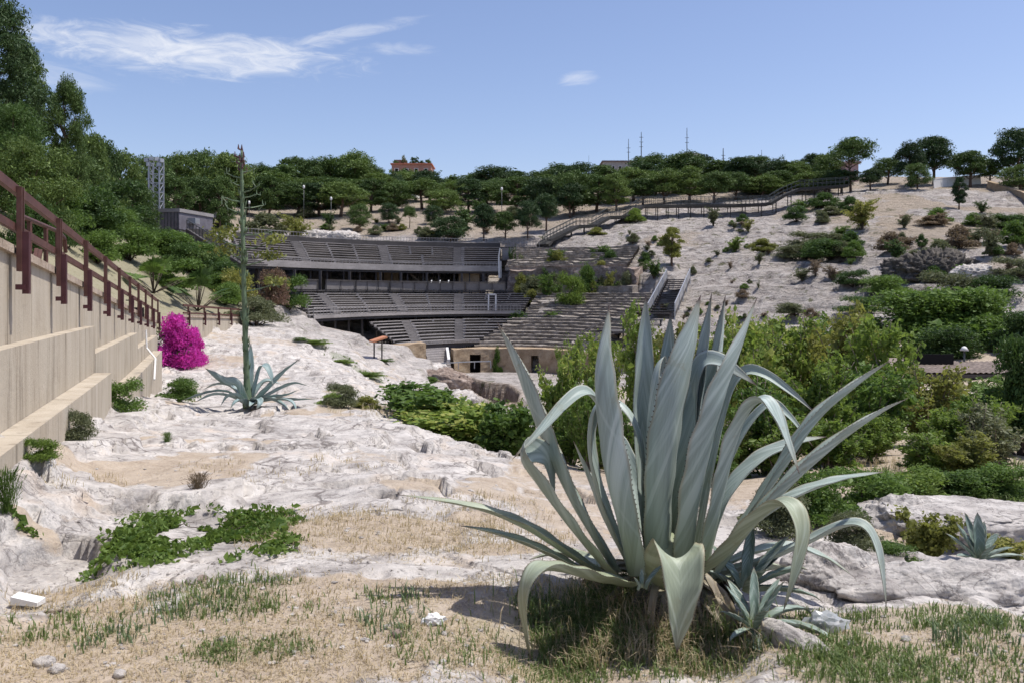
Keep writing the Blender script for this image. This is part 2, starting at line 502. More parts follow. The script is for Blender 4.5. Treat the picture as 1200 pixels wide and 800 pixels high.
def crack_lines(b, p, scale, width):
    d = b.node('ShaderNodeTexVoronoi', feature='DISTANCE_TO_EDGE'); d.inputs['Scale'].default_value = scale
    w = b.node('ShaderNodeTexNoise'); w.inputs['Scale'].default_value = scale * 1.6; w.inputs['Detail'].default_value = 5; b.link(p, w.inputs['Vector'])
    v = b.node('ShaderNodeVectorMath', operation='SCALE'); b.link(w.outputs['Color'], v.inputs[0]); v.inputs['Scale'].default_value = 0.9 / scale
    a = b.node('ShaderNodeVectorMath', operation='ADD'); b.link(p, a.inputs[0]); b.link(v.outputs[0], a.inputs[1])
    b.link(a.outputs[0], d.inputs['Vector'])
    return b.rng(d.outputs['Distance'], width, width * 0.2)
def ground_material():
    b = NB('limestone_ground')
    p = b.wpos()
    rock, med, fine = rock_color(b, p)
    gp = b.node('ShaderNodeSeparateXYZ'); b.link(p, gp.inputs[0])
    brk = b.rng(b.noise(p, 0.8, 4), 0.42, 0.6)
    c1 = b.math('MULTIPLY', crack_lines(b, b.wpos((1, 1, 2)), 1.1, 0.035), brk)
    c2 = b.math('MULTIPLY', crack_lines(b, b.wpos((0.8, 1.3, 2)), 3.7, 0.05), b.rng(b.noise(p, 1.7, 4), 0.56, 0.7))
    ck = b.math('MAXIMUM', c1, c2)
    rock = b.mix(b.math('MULTIPLY', ck, 0.75), rock, (0.13, 0.11, 0.10))
    rock = b.mix(b.math('MULTIPLY', b.attr('brown'), 0.85), rock, b.ramp(med, [(0.3, (0.16, 0.11, 0.075)), (0.5, (0.30, 0.22, 0.155)), (0.7, (0.44, 0.36, 0.285))]))
    farf = b.rng(gp.outputs[1], 35, 75)
    fl = b.noise(b.wpos((1, 1, 3.5)), 0.75, 8, 0.7, 0.5)
    farrock = b.ramp(fl, [(0.34, (0.10, 0.09, 0.085)), (0.42, (0.30, 0.26, 0.235)), (0.51, (0.47, 0.42, 0.38)), (0.68, (0.61, 0.565, 0.525))])
    rock = b.mix(b.math('MULTIPLY', b.math('MULTIPLY', farf, 0.8), b.math('SUBTRACT', 1.0, b.attr('brown'))), rock, farrock)
    s1 = b.noise(p, 5.0, 8, 0.7); s2 = b.noise(p, 42.0, 5, 0.75); s3 = b.noise(p, 0.5, 4, 0.6)
    soilc = b.ramp(s1, [(0.3, (0.25, 0.20, 0.155)), (0.5, (0.37, 0.305, 0.245)), (0.7, (0.48, 0.41, 0.34))])
    soilc = b.mix(b.rng(s2, 0.40, 0.66, 0.0, 0.55), soilc, (0.53, 0.44, 0.32))
    soilc = b.mix(b.rng(s2, 0.38, 0.27, 0.0, 0.6), soilc, (0.12, 0.085, 0.055))
    soilc = b.mix(b.rng(s3, 0.5, 0.75, 0, 0.5), soilc, (0.44, 0.38, 0.31))
    sm = b.attr('soil')
    sm = b.math('ADD', sm, b.math('MULTIPLY', b.math('SUBTRACT', b.noise(p, 4.0, 8, 0.75), 0.5), 1.3))
    sm = b.rng(sm, 0.38, 0.62)
    col = b.mix(sm, rock, soilc)
    gm = b.math('ADD', b.attr('green'), b.math('MULTIPLY', b.math('SUBTRACT', b.noise(p, 9.0, 6, 0.7), 0.5), 0.9))
    gm = b.rng(gm, 0.45, 0.95, 0, 0.45)
    gc = b.ramp(s2, [(0.3, (0.05, 0.08, 0.02)), (0.7, (0.13, 0.17, 0.05))])
    col = b.mix(gm, col, gc)
    # scattered scrub on the far slopes
    sc = b.math('MULTIPLY', b.rng(b.noise(p, 0.9, 8, 0.72), 0.57, 0.63), b.rng(gp.outputs[1], 30, 60))
    col = b.mix(b.math('MULTIPLY', sc, 0.8), col, (0.10, 0.105, 0.045))
    h = b.math('ADD', b.math('MULTIPLY', med, 0.6), b.math('MULTIPLY', fine, 0.4))
    h = b.math('SUBTRACT', b.math('ADD', h, b.math('MULTIPLY', s2, 0.3)), b.math('MULTIPLY', ck, 0.35))
    n1 = b.bump(h, 0.6, 0.07)
    hf = b.math('MULTIPLY', fl, farf)
    n2 = b.bump(hf, 0.9, 1.2, n1)
    b.principled(col, 0.9, 0, n2, 0.15)
    return b.m

def stone_material(name, cols, scale=1.0, bump=0.6):
    b = NB(name); p = b.wpos()
    f = b.noise(p, 1.4 * scale, 9, 0.7, 0.3); g = b.noise(p, 9 * scale, 6, 0.7)
    c = b.ramp(f, [(0.3, cols[0]), (0.5, cols[1]), (0.7, cols[2])])
    c = b.mix(b.rng(g, 0.42, 0.3, 0, 0.6), c, tuple(x * 0.35 for x in cols[0]))
    b.principled(c, 0.9, 0, b.bump(b.math('ADD', f, b.math('MULTIPLY', g, 0.4)), bump, 0.12), 0.15)
    return b.m

def concrete_material():
    b = NB('board_marked_concrete'); p = b.wpos()
    sv = b.wpos((1.0, 1.0, 0.10))
    st = b.noise(sv, 3.2, 6, 0.65); f = b.noise(p, 1.1, 6, 0.6); g = b.noise(p, 16, 5, 0.7)
    c = b.ramp(st, [(0.22, (0.30, 0.255, 0.195)), (0.42, (0.405, 0.35, 0.275)), (0.6, (0.455, 0.40, 0.32)), (0.8, (0.50, 0.445, 0.36))])
    c = b.mix(b.rng(f, 0.55, 0.75, 0, 0.5), c, (0.29, 0.235, 0.17))
    c = b.mix(b.rng(st, 0.38, 0.26, 0, 0.7), c, (0.14, 0.115, 0.085))
    c = b.mix(b.rng(g, 0.36, 0.28, 0, 0.45), c, (0.16, 0.13, 0.10))
    dr = b.noise(b.wpos((2.2, 2.2, 0.22)), 2.3, 6, 0.7)
    c = b.mix(b.rng(dr, 0.55, 0.68, 0, 0.55), c, (0.17, 0.14, 0.105))
    ch = b.noise(p, 5.0, 6, 0.75)
    c = b.mix(b.rng(ch, 0.62, 0.70, 0, 0.5), c, (0.60, 0.54, 0.45))
    # board joints across the run of the wall
    s = b.node('ShaderNodeSeparateXYZ'); b.link(p, s.inputs[0])
    fr = b.math('FRACT', b.math('DIVIDE', s.outputs[1], 1.05))
    jl = b.rng(b.math('ABSOLUTE', b.math('SUBTRACT', fr, 0.5)), 0.013, 0.0)
    c = b.mix(b.math('MULTIPLY', jl, 0.55), c, (0.15, 0.12, 0.085))
    h = b.math('SUBTRACT', b.math('ADD', g, b.math('MULTIPLY', st, 0.5)), jl)
    b.principled(c, 0.9, 0, b.bump(h, 0.35, 0.02), 0.15)
    return b.m

def wood_material(name, a, c, scale=1.0):
    b = NB(name); p = b.wpos()
    f = b.noise(b.wpos((0.6, 0.6, 6)), 2.2 * scale, 6, 0.7); g = b.noise(p, 0.35, 4, 0.6)
    k = b.noise(p, 7.0, 3, 0.6)
    col = b.ramp(b.math('ADD', b.math('MULTIPLY', f, 0.7), b.math('MULTIPLY', k, 0.3)), [(0.3, a), (0.7, c)])
    col = b.mix(b.rng(g, 0.45, 0.7, 0, 0.45), col, tuple(x * 0.6 for x in a))
    b.principled(col, 0.75, 0, b.bump(f, 0.3, 0.02), 0.3)
    return b.m

def agave_material(name, base, tip, yellow):
    b = NB(name)
    f1 = b.node('ShaderNodeAttribute', attribute_name='along').outputs['Fac']
    f2 = b.node('ShaderNodeAttribute', attribute_name='across').outputs['Fac']
    cv = b.node('ShaderNodeCombineXYZ'); b.link(b.math('MULTIPLY', f2, 9.0), cv.inputs[0]); b.link(b.math('MULTIPLY', f1, 1.2), cv.inputs[1])
    oi = b.node('ShaderNodeObjectInfo'); b.link(b.math('MULTIPLY', oi.outputs['Random'], 40.0), cv.inputs[2])
    st = b.noise(cv.outputs[0], 1.6, 5, 0.6)
    p = b.coord('Object'); bl = b.noise(p, 3.0, 5, 0.6); fi = b.noise(p, 60.0, 3, 0.6)
    # pale bands left by the leaves that were pressed together in the bud
    cb = b.node('ShaderNodeCombineXYZ')
    b.link(b.math('ADD', b.math('MULTIPLY', f1, 5.0), b.math('MULTIPLY', b.math('ABSOLUTE', f2), 1.3)), cb.inputs[0]); b.link(b.math('MULTIPLY', oi.outputs['Random'], 17.0), cb.inputs[1])
    band = b.noise(cb.outputs[0], 2.0, 3, 0.6)
    c = b.ramp(st, [(0.3, tuple(x * 0.86 for x in base)), (0.7, tuple(min(1, x * 1.1) for x in base))])
    c = b.mix(b.rng(band, 0.48, 0.60, 0, 0.75), c, tip)
    c = b.mix(b.rng(band, 0.44, 0.32, 0, 0.55), c, tuple(x * 0.7 for x in base))
    c = b.mix(b.rng(bl, 0.52, 0.72, 0, 0.45), c, yellow)
    c = b.mix(b.math('MULTIPLY', b.rng(f1, 0.22, 0.0), 0.35), c, (0.30, 0.33, 0.19))
    lo = b.math('GREATER_THAN', f2, 1.25)
    ab = b.math('ABSOLUTE', b.math('SUBTRACT', f2, b.math('MULTIPLY', lo, 2.5)))
    c = b.mix(b.math('MULTIPLY', b.rng(ab, 0.90, 0.99), 0.55), c, (0.27, 0.20, 0.12))
    # saw-tooth print of the neighbouring leaf's margin
    pr1 = b.math('ADD', b.math('MULTIPLY', f1, 3.0), b.math('MULTIPLY', ab, 0.55))
    saw = b.math('ABSOLUTE', b.math('SUBTRACT', b.math('FRACT', b.math('ADD', pr1, b.math('MULTIPLY', oi.outputs['Random'], 3.0))), 0.5))
    c = b.mix(b.math('MULTIPLY', b.rng(saw, 0.05, 0.015), 0.28), c, tip)
    ds = b.noise(p, 6.0, 6, 0.75)
    c = b.mix(b.math('MULTIPLY', b.rng(ds, 0.60, 0.70), 0.45), c, (0.22, 0.19, 0.12))
    c = b.mix(b.math('MULTIPLY', b.rng(f1, 0.86, 0.97), 0.5), c, (0.20, 0.15, 0.09))
    c = b.mix(b.math('MULTIPLY', b.rng(f1, 0.42, 0.05), 0.38), c, (0.23, 0.255, 0.13))
    sp = b.noise(p, 22.0, 4, 0.7)
    c = b.mix(b.rng(sp, 0.70, 0.76, 0, 0.6), c, (0.16, 0.13, 0.09))
    c = b.mix(b.rng(f1, 0.955, 0.985), c, (0.09, 0.06, 0.05))
    pr = b.principled(c, b.rng(bl, 0.3, 0.7, 0.42, 0.6), 0, b.bump(b.math('ADD', st, b.math('MULTIPLY', fi, 0.15)), 0.12, 0.01), 0.35)
    return b.m

M = {}
M['ground'] = ground_material()
M['rock'] = (lambda b: (lambda r: (b.principled(r[0], 0.9, 0, b.bump(b.math('ADD', b.math('MULTIPLY', r[1], 0.6), b.math('MULTIPLY', r[2], 0.5)), 0.8, 0.07), 0.15), b.m)[1])(rock_color(b, b.wpos())))(NB('limestone_rock'))
M['brownrock'] = stone_material('brown_limestone_rock', [(0.13, 0.10, 0.085), (0.27, 0.21, 0.175), (0.42, 0.36, 0.32)], 2.0)
M['seatstone'] = stone_material('old_seat_stone', [(0.12, 0.107, 0.09), (0.24, 0.21, 0.18), (0.38, 0.34, 0.30)], 1.0)
M['podium'] = stone_material('podium_stone', [(0.21, 0.15, 0.095), (0.36, 0.27, 0.18), (0.47, 0.385, 0.28)], 0.8)
M['concrete'] = concrete_material()
M['cabinmetal'] = simple_mat('cabin_cladding', (0.155, 0.145, 0.165), 0.55, 0.1, 0.25, 1.2)
M['rust'] = simple_mat('red_brown_paint', (0.10, 0.045, 0.036), 0.55, 0.0, 0.3, 6, 0.2)
M['rustpost'] = simple_mat('maroon_paint', (0.075, 0.026, 0.03), 0.5, 0.0, 0.25, 6, 0.2)
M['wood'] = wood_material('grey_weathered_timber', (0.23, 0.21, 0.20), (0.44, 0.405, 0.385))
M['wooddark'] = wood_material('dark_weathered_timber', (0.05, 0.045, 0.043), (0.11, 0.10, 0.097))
M['woodmid'] = wood_material('mid_grey_timber', (0.13, 0.12, 0.115), (0.25, 0.23, 0.22))
M['walkwood'] = wood_material('blackened_timber', (0.025, 0.024, 0.022), (0.06, 0.057, 0.052))
M['woodrail'] = wood_material('pale_grey_timber_rail', (0.25, 0.235, 0.23), (0.40, 0.375, 0.365))
M['galv'] = simple_mat('galvanised_steel', (0.42, 0.43, 0.45), 0.45, 0.6, 0.15, 4)
M['greysteel'] = simple_mat('grey_steel', (0.085, 0.09, 0.085), 0.5, 0.4, 0.2, 4)
M['white'] = simple_mat('white_paint', (0.72, 0.71, 0.69), 0.55, 0, 0.08, 5)
M['black'] = simple_mat('black_and_opening_shade', (0.012, 0.011, 0.011), 0.9)  # black parts; also painted in for the darkness inside openings
M['bark'] = simple_mat('pine_bark', (0.14, 0.095, 0.07), 0.9, 0, 0.4, 9, 0.6, (1, 1, 0.25))
M['twig'] = simple_mat('grey_twig', (0.20, 0.165, 0.13), 0.9, 0, 0.3, 12)
M['twigdark'] = simple_mat('dark_twig', (0.085, 0.065, 0.05), 0.9, 0, 0.3, 12)
M['agave'] = agave_material('agave_blue_green', (0.285, 0.345, 0.315), (0.46, 0.525, 0.495), (0.29, 0.32, 0.215))
M['agaveold'] = agave_material('agave_yellow_green', (0.285, 0.325, 0.235), (0.43, 0.475, 0.375), (0.31, 0.30, 0.17))
M['agavepup'] = agave_material('agave_dark_green', (0.15, 0.21, 0.175), (0.36, 0.43, 0.39), (0.2, 0.24, 0.12))
M['agavefar'] = agave_material('agave_teal', (0.21, 0.29, 0.285), (0.36, 0.44, 0.43), (0.2, 0.26, 0.2))
M['spine'] = simple_mat('agave_spine', (0.075, 0.045, 0.03), 0.5)
M['stalk'] = simple_mat('agave_stalk_green', (0.12, 0.165, 0.095), 0.6, 0, 0.35, 5, 0.3)
M['deadagave'] = agave_material('withered_agave', (0.25, 0.21, 0.15), (0.36, 0.31, 0.24), (0.16, 0.125, 0.09))
M['deaddark'] = agave_material('rotten_agave', (0.10, 0.085, 0.065), (0.17, 0.145, 0.11), (0.07, 0.055, 0.045))
M['deadleaf'] = simple_mat('dead_leaf_brown', (0.25, 0.19, 0.12), 0.85, 0, 0.4, 8, 0.4)

LM = {
 'pine': leaf_mat('pine_needles', (0.02515, 0.05513, 0.01609), (0.1113, 0.1709, 0.04455), 0.16),
 'pinedark': leaf_mat('dark_pine_needles', (0.01555, 0.03748, 0.01569), (0.06217, 0.1065, 0.0358), 0.14),
 'pinelight': leaf_mat('light_pine_needles', (0.04584, 0.08915, 0.02062), (0.1646, 0.2284, 0.05806), 0.18),
 'dark': leaf_mat('dark_green_leaves', (0.0221, 0.0497, 0.0155), (0.0829, 0.1436, 0.0354), 0.28),
 'green': leaf_mat('mid_green_leaves', (0.04416, 0.08832, 0.01987), (0.1435, 0.2263, 0.04968), 0.36),
 'bright': leaf_mat('bright_green_leaves', (0.07507, 0.1295, 0.02326), (0.2205, 0.302, 0.06783), 0.42, (0.36, 0.38, 0.10)),
 'yellow': leaf_mat('yellow_green_leaves', (0.1085, 0.1226, 0.02829), (0.264, 0.2735, 0.07544), 0.4, (0.40, 0.36, 0.11)),
 'olive': leaf_mat('olive_grey_leaves', (0.070, 0.085, 0.045), (0.180, 0.195, 0.105), 0.32),
 'dry': leaf_mat('dry_brown_leaves', (0.12, 0.090, 0.065), (0.27, 0.205, 0.145), 0.28),
 'magenta': leaf_mat('magenta_bracts', (0.27, 0.012, 0.19), (0.84, 0.085, 0.62), 0.42),
 'pinkleaf': leaf_mat('pink_blossom', (0.12, 0.10, 0.055), (0.34, 0.20, 0.17), 0.3),
 'straw': leaf_mat('dry_straw', (0.32, 0.25, 0.16), (0.60, 0.505, 0.35), 0.35),
 'grass': leaf_mat('fresh_grass', (0.075, 0.12, 0.040), (0.20, 0.26, 0.095), 0.4, (0.38, 0.34, 0.15)),
 'creeper': leaf_mat('creeper_leaves', (0.045, 0.095, 0.018), (0.19, 0.27, 0.06), 0.35, (0.36, 0.36, 0.10)),
 'bluegrass': leaf_mat('blue_green_weeds', (0.07, 0.115, 0.065), (0.17, 0.23, 0.12), 0.35),
}

# ------------------------------------------------------------------ camera, sky, sun
cam_d = bpy.data.cameras.new('camera'); cam = bpy.data.objects.new('camera', cam_d); COL.objects.link(cam)
cam.location = (0, 0, EYE); cam.rotation_euler = (math.radians(90), 0, 0)
cam_d.sensor_width = 36.0; cam_d.lens = 30.0; cam_d.sensor_fit = 'HORIZONTAL'
cam_d.shift_y = -(400.0 - HZ) / 1200.0
cam_d.clip_start = 0.05; cam_d.clip_end = 6000.0
cam_d.dof.use_dof = True; cam_d.dof.focus_distance = 9.0; cam_d.dof.aperture_fstop = 5.6
scene.camera = cam

SUN_EL, SUN_AZ = math.radians(66), math.radians(86)      # azimuth clockwise from straight ahead (+Y)
world = bpy.data.worlds.new("World"); scene.world = world; world.use_nodes = True
wn, wl = world.node_tree.nodes, world.node_tree.links
for n in list(wn): wn.remove(n)
sky = wn.new('ShaderNodeTexSky'); sky.sky_type = 'NISHITA'; sky.sun_disc = False
sky.sun_elevation = SUN_EL; sky.sun_rotation = SUN_AZ
sky.altitude = 100; sky.air_density = 1.0; sky.dust_density = 1.0; sky.ozone_density = 4.0
bg = wn.new('ShaderNodeBackground'); bg.inputs['Strength'].default_value = 0.15
wo = wn.new('ShaderNodeOutputWorld')
def wnode(k, **kw):
    n = wn.new(k)
    for a, v in kw.items(): setattr(n, a, v)
    return n
def wmath(op, a, b=None):
    n = wnode('ShaderNodeMath', operation=op)
    for s, v in ((n.inputs[0], a), (n.inputs[1], b)):
        if v is None: continue
        if hasattr(v, 'links'): wl.new(v, s)
        else: s.default_value = v
    return n.outputs[0]
tc = wnode('ShaderNodeTexCoord'); sp = wnode('ShaderNodeSeparateXYZ'); wl.new(tc.outputs['Generated'], sp.inputs[0])
az = wmath('ARCTAN2', sp.outputs[0], sp.outputs[1]); el = wmath('ARCSINE', sp.outputs[2])
def cloud(az0, el0, ra, re, sx, sy, lo, hi, tilt=0.0, amt=1.0):
    """one fair-weather cloud bank: an azimuth / elevation patch of the sky broken up by noise"""
    a = wmath('SUBTRACT', az, az0); e = wmath('SUBTRACT', wmath('SUBTRACT', el, el0), wmath('MULTIPLY', a, tilt))
    r = wmath('ADD', wmath('POWER', wmath('ABSOLUTE', wmath('DIVIDE', a, ra)), 2.0), wmath('POWER', wmath('ABSOLUTE', wmath('DIVIDE', e, re)), 2.0))
    c = wnode('ShaderNodeCombineXYZ'); wl.new(wmath('MULTIPLY', a, sx), c.inputs[0]); wl.new(wmath('MULTIPLY', e, sy), c.inputs[1])
    c.inputs[2].default_value = az0 * 31.7
    nz = wnode('ShaderNodeTexNoise'); nz.inputs['Scale'].default_value = 1.0; nz.inputs['Detail'].default_value = 9
    nz.inputs['Roughness'].default_value = 0.66; nz.inputs['Distortion'].default_value = 1.1
    wl.new(c.outputs[0], nz.inputs['Vector'])
    f = wmath('SUBTRACT', wmath('ADD', nz.outputs['Fac'], 0.30), wmath('MULTIPLY', r, 0.30))
    m = wnode('ShaderNodeMapRange', interpolation_type='SMOOTHSTEP'); m.inputs['From Min'].default_value = lo; m.inputs['From Max'].default_value = hi
    wl.new(f, m.inputs['Value'])
    return wmath('MULTIPLY', m.outputs[0], amt)
def dirang(u, v):
    x = (u - 600) / F; z = (HZ - v) / F
    return math.atan2(x, 1), math.atan2(z, math.hypot(x, 1))
cl = None
for (u, v, ru, rv, tilt, amt) in [(225, 62, 200, 27, 0.0, 0.85), (400, 42, 90, 9, 0.25, 0.5), (470, 58, 46, 8, 0.0, 0.3), (60, 88, 60, 14, -0.1, 0.35), (676, 92, 26, 9, 0.1, 0.65)]:
    a0, e0 = dirang(u, v)
    k = cloud(a0, e0, ru / F, rv / F, 15, 60, 0.44, 1.02, -tilt if False else tilt, amt)
    cl = k if cl is None else wmath('MAXIMUM', cl, k)
mixc = wnode('ShaderNodeMix', data_type='RGBA')
wl.new(cl, mixc.inputs[0]); tint = wnode('ShaderNodeMix', data_type='RGBA', blend_type='MULTIPLY'); tint.inputs[0].default_value = 1.0
wl.new(sky.outputs[0], tint.inputs[6]); tint.inputs[7].default_value = (1.15, 1.01, 1.03, 1)
wl.new(tint.outputs[2], mixc.inputs[6]); mixc.inputs[7].default_value = (6.2, 6.3, 6.6, 1)
wl.new(mixc.outputs[2], bg.inputs['Color']); wl.new(bg.outputs[0], wo.inputs['Surface'])

sd = bpy.data.lights.new('sun', 'SUN'); sd.energy = 5.0; sd.angle = math.radians(0.53); sd.color = (1.0, 0.955, 0.89)
sun = bpy.data.objects.new('sun', sd); COL.objects.link(sun)
to_sun = Vector((math.sin(SUN_AZ) * math.cos(SUN_EL), math.cos(SUN_AZ) * math.cos(SUN_EL), math.sin(SUN_EL)))
sun.rotation_euler = to_sun.to_track_quat('Z', 'Y').to_euler()
sun.location = (40, 10, 80)

scene.view_settings.view_transform = 'Standard'; scene.view_settings.look = 'None'
scene.view_settings.exposure = 0.03; scene.view_settings.gamma = 1.0
scene.render.engine = 'CYCLES'
scene.cycles.use_denoising = True
try:
    scene.cycles.denoiser = 'OPENIMAGEDENOISE'; scene.cycles.denoising_input_passes = 'RGB_ALBEDO_NORMAL'
except Exception: pass
scene.cycles.max_bounces = 6; scene.cycles.diffuse_bounces = 3; scene.cycles.glossy_bounces = 2; scene.cycles.transmission_bounces = 4
scene.cycles.use_adaptive_sampling = True; scene.cycles.adaptive_threshold = 0.02
scene.cycles.caustics_reflective = False; scene.cycles.caustics_refractive = False

# ------------------------------------------------------------------ ground sheet
def blob(u, v, ru, rv, soil=1.0, green=0.0):
    """a patch of ground around the point seen at (u, v), its size given by how wide and deep it looks"""
    p = P(u, v, 5); a = hitg(u, v)
    x0 = hitg(u, v + rv); x1 = hitg(u, v - rv)
    ry = max(0.15, abs(x1[1] - x0[1]) / 2)
    BLOBS.append((a[0], a[1], ru / F * a[1], ry, soil, green))
def hitg(u, v):
    ys = _YS; x = (u - 600) / F * ys; z = EYE + (HZ - v) / F * ys
    g = H0(x, ys); k = np.nonzero(g >= z)[0]
    i = k[0] if len(k) else len(ys) - 1
    return np.array([x[i], ys[i], g[i]])

for b_ in [
 (300,760,420,60,1,0),(60,780,120,50,1,0),(600,770,200,60,1,0),(440,615,140,28,1,0),(300,600,60,14,0.9,0),(420,690,160,20,0.8,0),(560,600,60,20,0.7,0),
 (1080,760,200,60,1,0.25),(1000,790,120,30,1,0.8),(1150,720,80,14,0.9,0.5),(1120,690,90,8,0.7,0.6),
 (270,702,60,22,1,0.55),(300,765,70,14,1,0.5),(120,715,50,14,0.8,0.3),(60,760,50,18,1,0.35),(460,710,40,16,1,0.3),(650,775,120,26,1,0.6),(760,745,120,45,1,0.7),
 (640,560,60,18,0.6,0),(585,640,70,12,0.7,0),(330,470,40,6,0.5,0.2),(120,560,30,8,0.7,0),(250,545,40,6,0.6,0),(420,530,50,7,0.5,0),(480,560,40,8,0.8,0),(90,600,40,8,0.4,0),
 (60,690,60,10,0.6,0),(40,610,40,5,0.7,0.2),(400,478,30,6,0.8,0.6),(455,475,20,4,0.8,0.5),(430,437,26,4,0.4,0.9),(400,420,18,3,0.3,0.9),(365,398,14,2,0.3,0.9),(470,462,20,6,0.5,0.8),(395,455,14,5,0.6,0.6),
 (250,425,50,10,0.5,0.0),(290,400,70,6,0.5,0),(520,497,60,12,0.9,0.6),
]: blob(*b_)

def build_ground():
    a1 = np.linspace(-0.68, 0.68, 860)
    ext = 0.68 + np.cumsum(np.linspace(0.006, 0.12, 40))
    aa = np.concatenate([-ext[::-1], a1, ext])
    ys = [-5.2, -4.6, -4, -3.3, -2.6, -2, -1.4, -0.8, -0.2, 0.3, 0.8, 1.3, 1.7, 2.0, 2.3, 2.6]
    y = 2.7
    while y < 230:
        ys.append(y)
        y *= 1 + (0.0042 if y < 16 else 0.0054 if y < 90 else 0.009)
    while y < 3200:
        ys.append(y); y *= 1.1
    ys = np.array(ys)
    Y, A = np.meshgrid(ys, aa, indexing='ij')
    X = A * (Y + 6)
    Z = H(X, Y)
    soil, green = masks(X, Y)
    r, c = Y.shape
    idx = np.arange(r * c).reshape(r, c)
    q = np.stack([idx[:-1, :-1], idx[:-1, 1:], idx[1:, 1:], idx[1:, :-1]], -1).reshape(-1, 4)
    me = np_mesh('ground', np.stack([X, Y, Z], -1).reshape(-1, 3), q, None, [M['ground']], smooth=True, attrs={'soil': soil, 'green': green, 'brown': sstep(-1.0, 0.2, in_poly_dist(X, Y, PIT)) * (Y < 71)})
    o = link('ground', me)
    tag(o, 'pale limestone ground with dry soil patches running down to the arena', 'ground', kind='structure')
build_ground()
# ------------------------------------------------------------------ retaining wall and railings on the left
def lx(y, off=0.0): return -1.9 + off - 0.35 * y
def capz(y): return 2.0 + (8 - y) * 0.064
def run(mb, y0, y1, off, z0, z1, back=-0.62):
    zz = [z1(y0), z1(y1), z1(y1), z1(y0)] if callable(z1) else z1
    return mb.prism([(lx(y0, off), y0), (lx(y1, off), y1), (lx(y1, back), y1), (lx(y0, back), y0)][::1], z0, zz)

wall = empty('retaining_wall', (lx(8), 8, 0), 'long stepped beige concrete retaining wall rising out of the rock on the left', 'wall')
def wpart(name, mb, mat, parent=wall):
    o = mb.build(name, mat, parent)
    if parent is not None: o.matrix_parent_inverse = Matrix.Translation(-Vector(parent.location)) @ Matrix.Rotation(0, 4, 'Z')
    return o
wpart('wall_face', run(MB(), -3, 28.4, 0.0, -2.6, capz), M['concrete'])
mb = MB()
for k in range(15):
    y0 = -3 + k * 2.1; y1 = min(y0 + 2.09, 28.43)
    run(mb, y0, y1, 0.05, 0, 0) if False else mb.prism([(lx(y0, 0.05), y0), (lx(y1, 0.05), y1), (lx(y1, -0.66), y1), (lx(y0, -0.66), y0)], [capz(y0) - 0.01, capz(y1) - 0.01] + [capz(y1) - 0.01, capz(y0) - 0.01], [capz(y0) + 0.07, capz(y1) + 0.07, capz(y1) + 0.07, capz(y0) + 0.07])
M['coping'] = stone_material('pinkish_coping', [(0.25, 0.19, 0.14), (0.40, 0.32, 0.25), (0.50, 0.42, 0.34)], 3, 0.3)
wpart('coping', mb, M['coping'])
for (y0, y1, zt) in ((-3, 12.5, 1.16), (12.52, 19.6, 0.76), (19.63, 26.4, 0.39)):
    wpart('upper_step', run(MB(), y0, y1, 0.17, -2.4, zt, 0.003), M['concrete'])
for (y0, y1, zt) in ((-3, 12.4, 0.49), (12.6, 24.6, 0.03)):
    wpart('footing', run(MB(), y0, y1, 0.42, -2.8, zt, 0.173), M['concrete'])
wpart('drain_pipe', MB().tube([(lx(21.5, 0.2), 21.5, 0.75), (lx(21.5, 0.22), 21.5, 0.3), (lx(21.2, 0.46), 21.2, 0.05), (lx(20.5, 0.48), 20.5, -0.4)], 0.025), M['white'])

def railing(name, label, pts, gap, posts, rail_mat, post_mat, drop=0.42, outward=(1, 0.35), mid=0.36):
    """pts: rail top line; posts: points on that line; every post hangs in a bracket on the wall's face"""
    pts = [np.asarray(p, float) for p in pts]
    r = empty(name, tuple(pts[0] - np.array([0, 0, gap + drop])), label, 'railing')
    inv = Matrix.Translation(-Vector(r.location))
    def put(n, mb, mt, par=r):
        o = mb.build(n, mt, par); o.matrix_parent_inverse = inv; return o
    a = MB(); b = MB()
    for p, q in zip(pts[:-1], pts[1:]):
        a.bar(p, q, 0.05, 0.085); b.bar(p - [0, 0, mid], q - [0, 0, mid], 0.04, 0.07)
    put('top_rail', a, rail_mat); put('mid_rail', b, rail_mat)
    o2 = np.array([outward[0], outward[1], 0]); o2 = o2 / np.linalg.norm(o2)
    t2 = np.array([-o2[1], o2[0], 0])
    for p in posts:
        p = np.asarray(p, float)
        m = MB()
        for s in (-0.05, 0.05):
            m.bar(p + o2 * 0.05 + t2 * s + [0, 0, 0.02], p + o2 * 0.05 + t2 * s - [0, 0, gap + drop * 0.5], 0.03, 0.045, o2)
        po = put('post', m, rail_mat)
        k = MB()
        k.bar(p + o2 * 0.10 - [0, 0, gap - 0.16], p + o2 * 0.10 - [0, 0, gap + drop], 0.10, 0.055, o2)
        k.bar(p + o2 * 0.02 - [0, 0, gap + drop * 0.85], p + o2 * 0.1 - [0, 0, gap + drop * 0.85], 0.14, 0.05)
        k.build('bracket', post_mat, po)
    return r
def rz_(y): return 2.6 - (y - 7.98) * 0.057
RY = [3.8, 5.9, 7.98, 10.0, 12.1, 14.3, 16.4, 18.5, 20.6, 22.8, 25.2, 27.8]
railing('metal_railing', 'red-brown metal railing sloping along the top of the big stepped concrete wall', [(lx(3.2, 0.04), 3.2, rz_(3.2)), (lx(27.9, 0.04), 27.9, rz_(27.9))], 0.56, [(lx(y, 0.04), y, rz_(y)) for y in RY], M['rust'], M['rustpost'])
hr = empty('handrail', (lx(12, -0.9), 12, 1.4), 'short brown stair handrail just behind the sloping wall railing', 'handrail')
inv = Matrix.Translation(-Vector(hr.location))
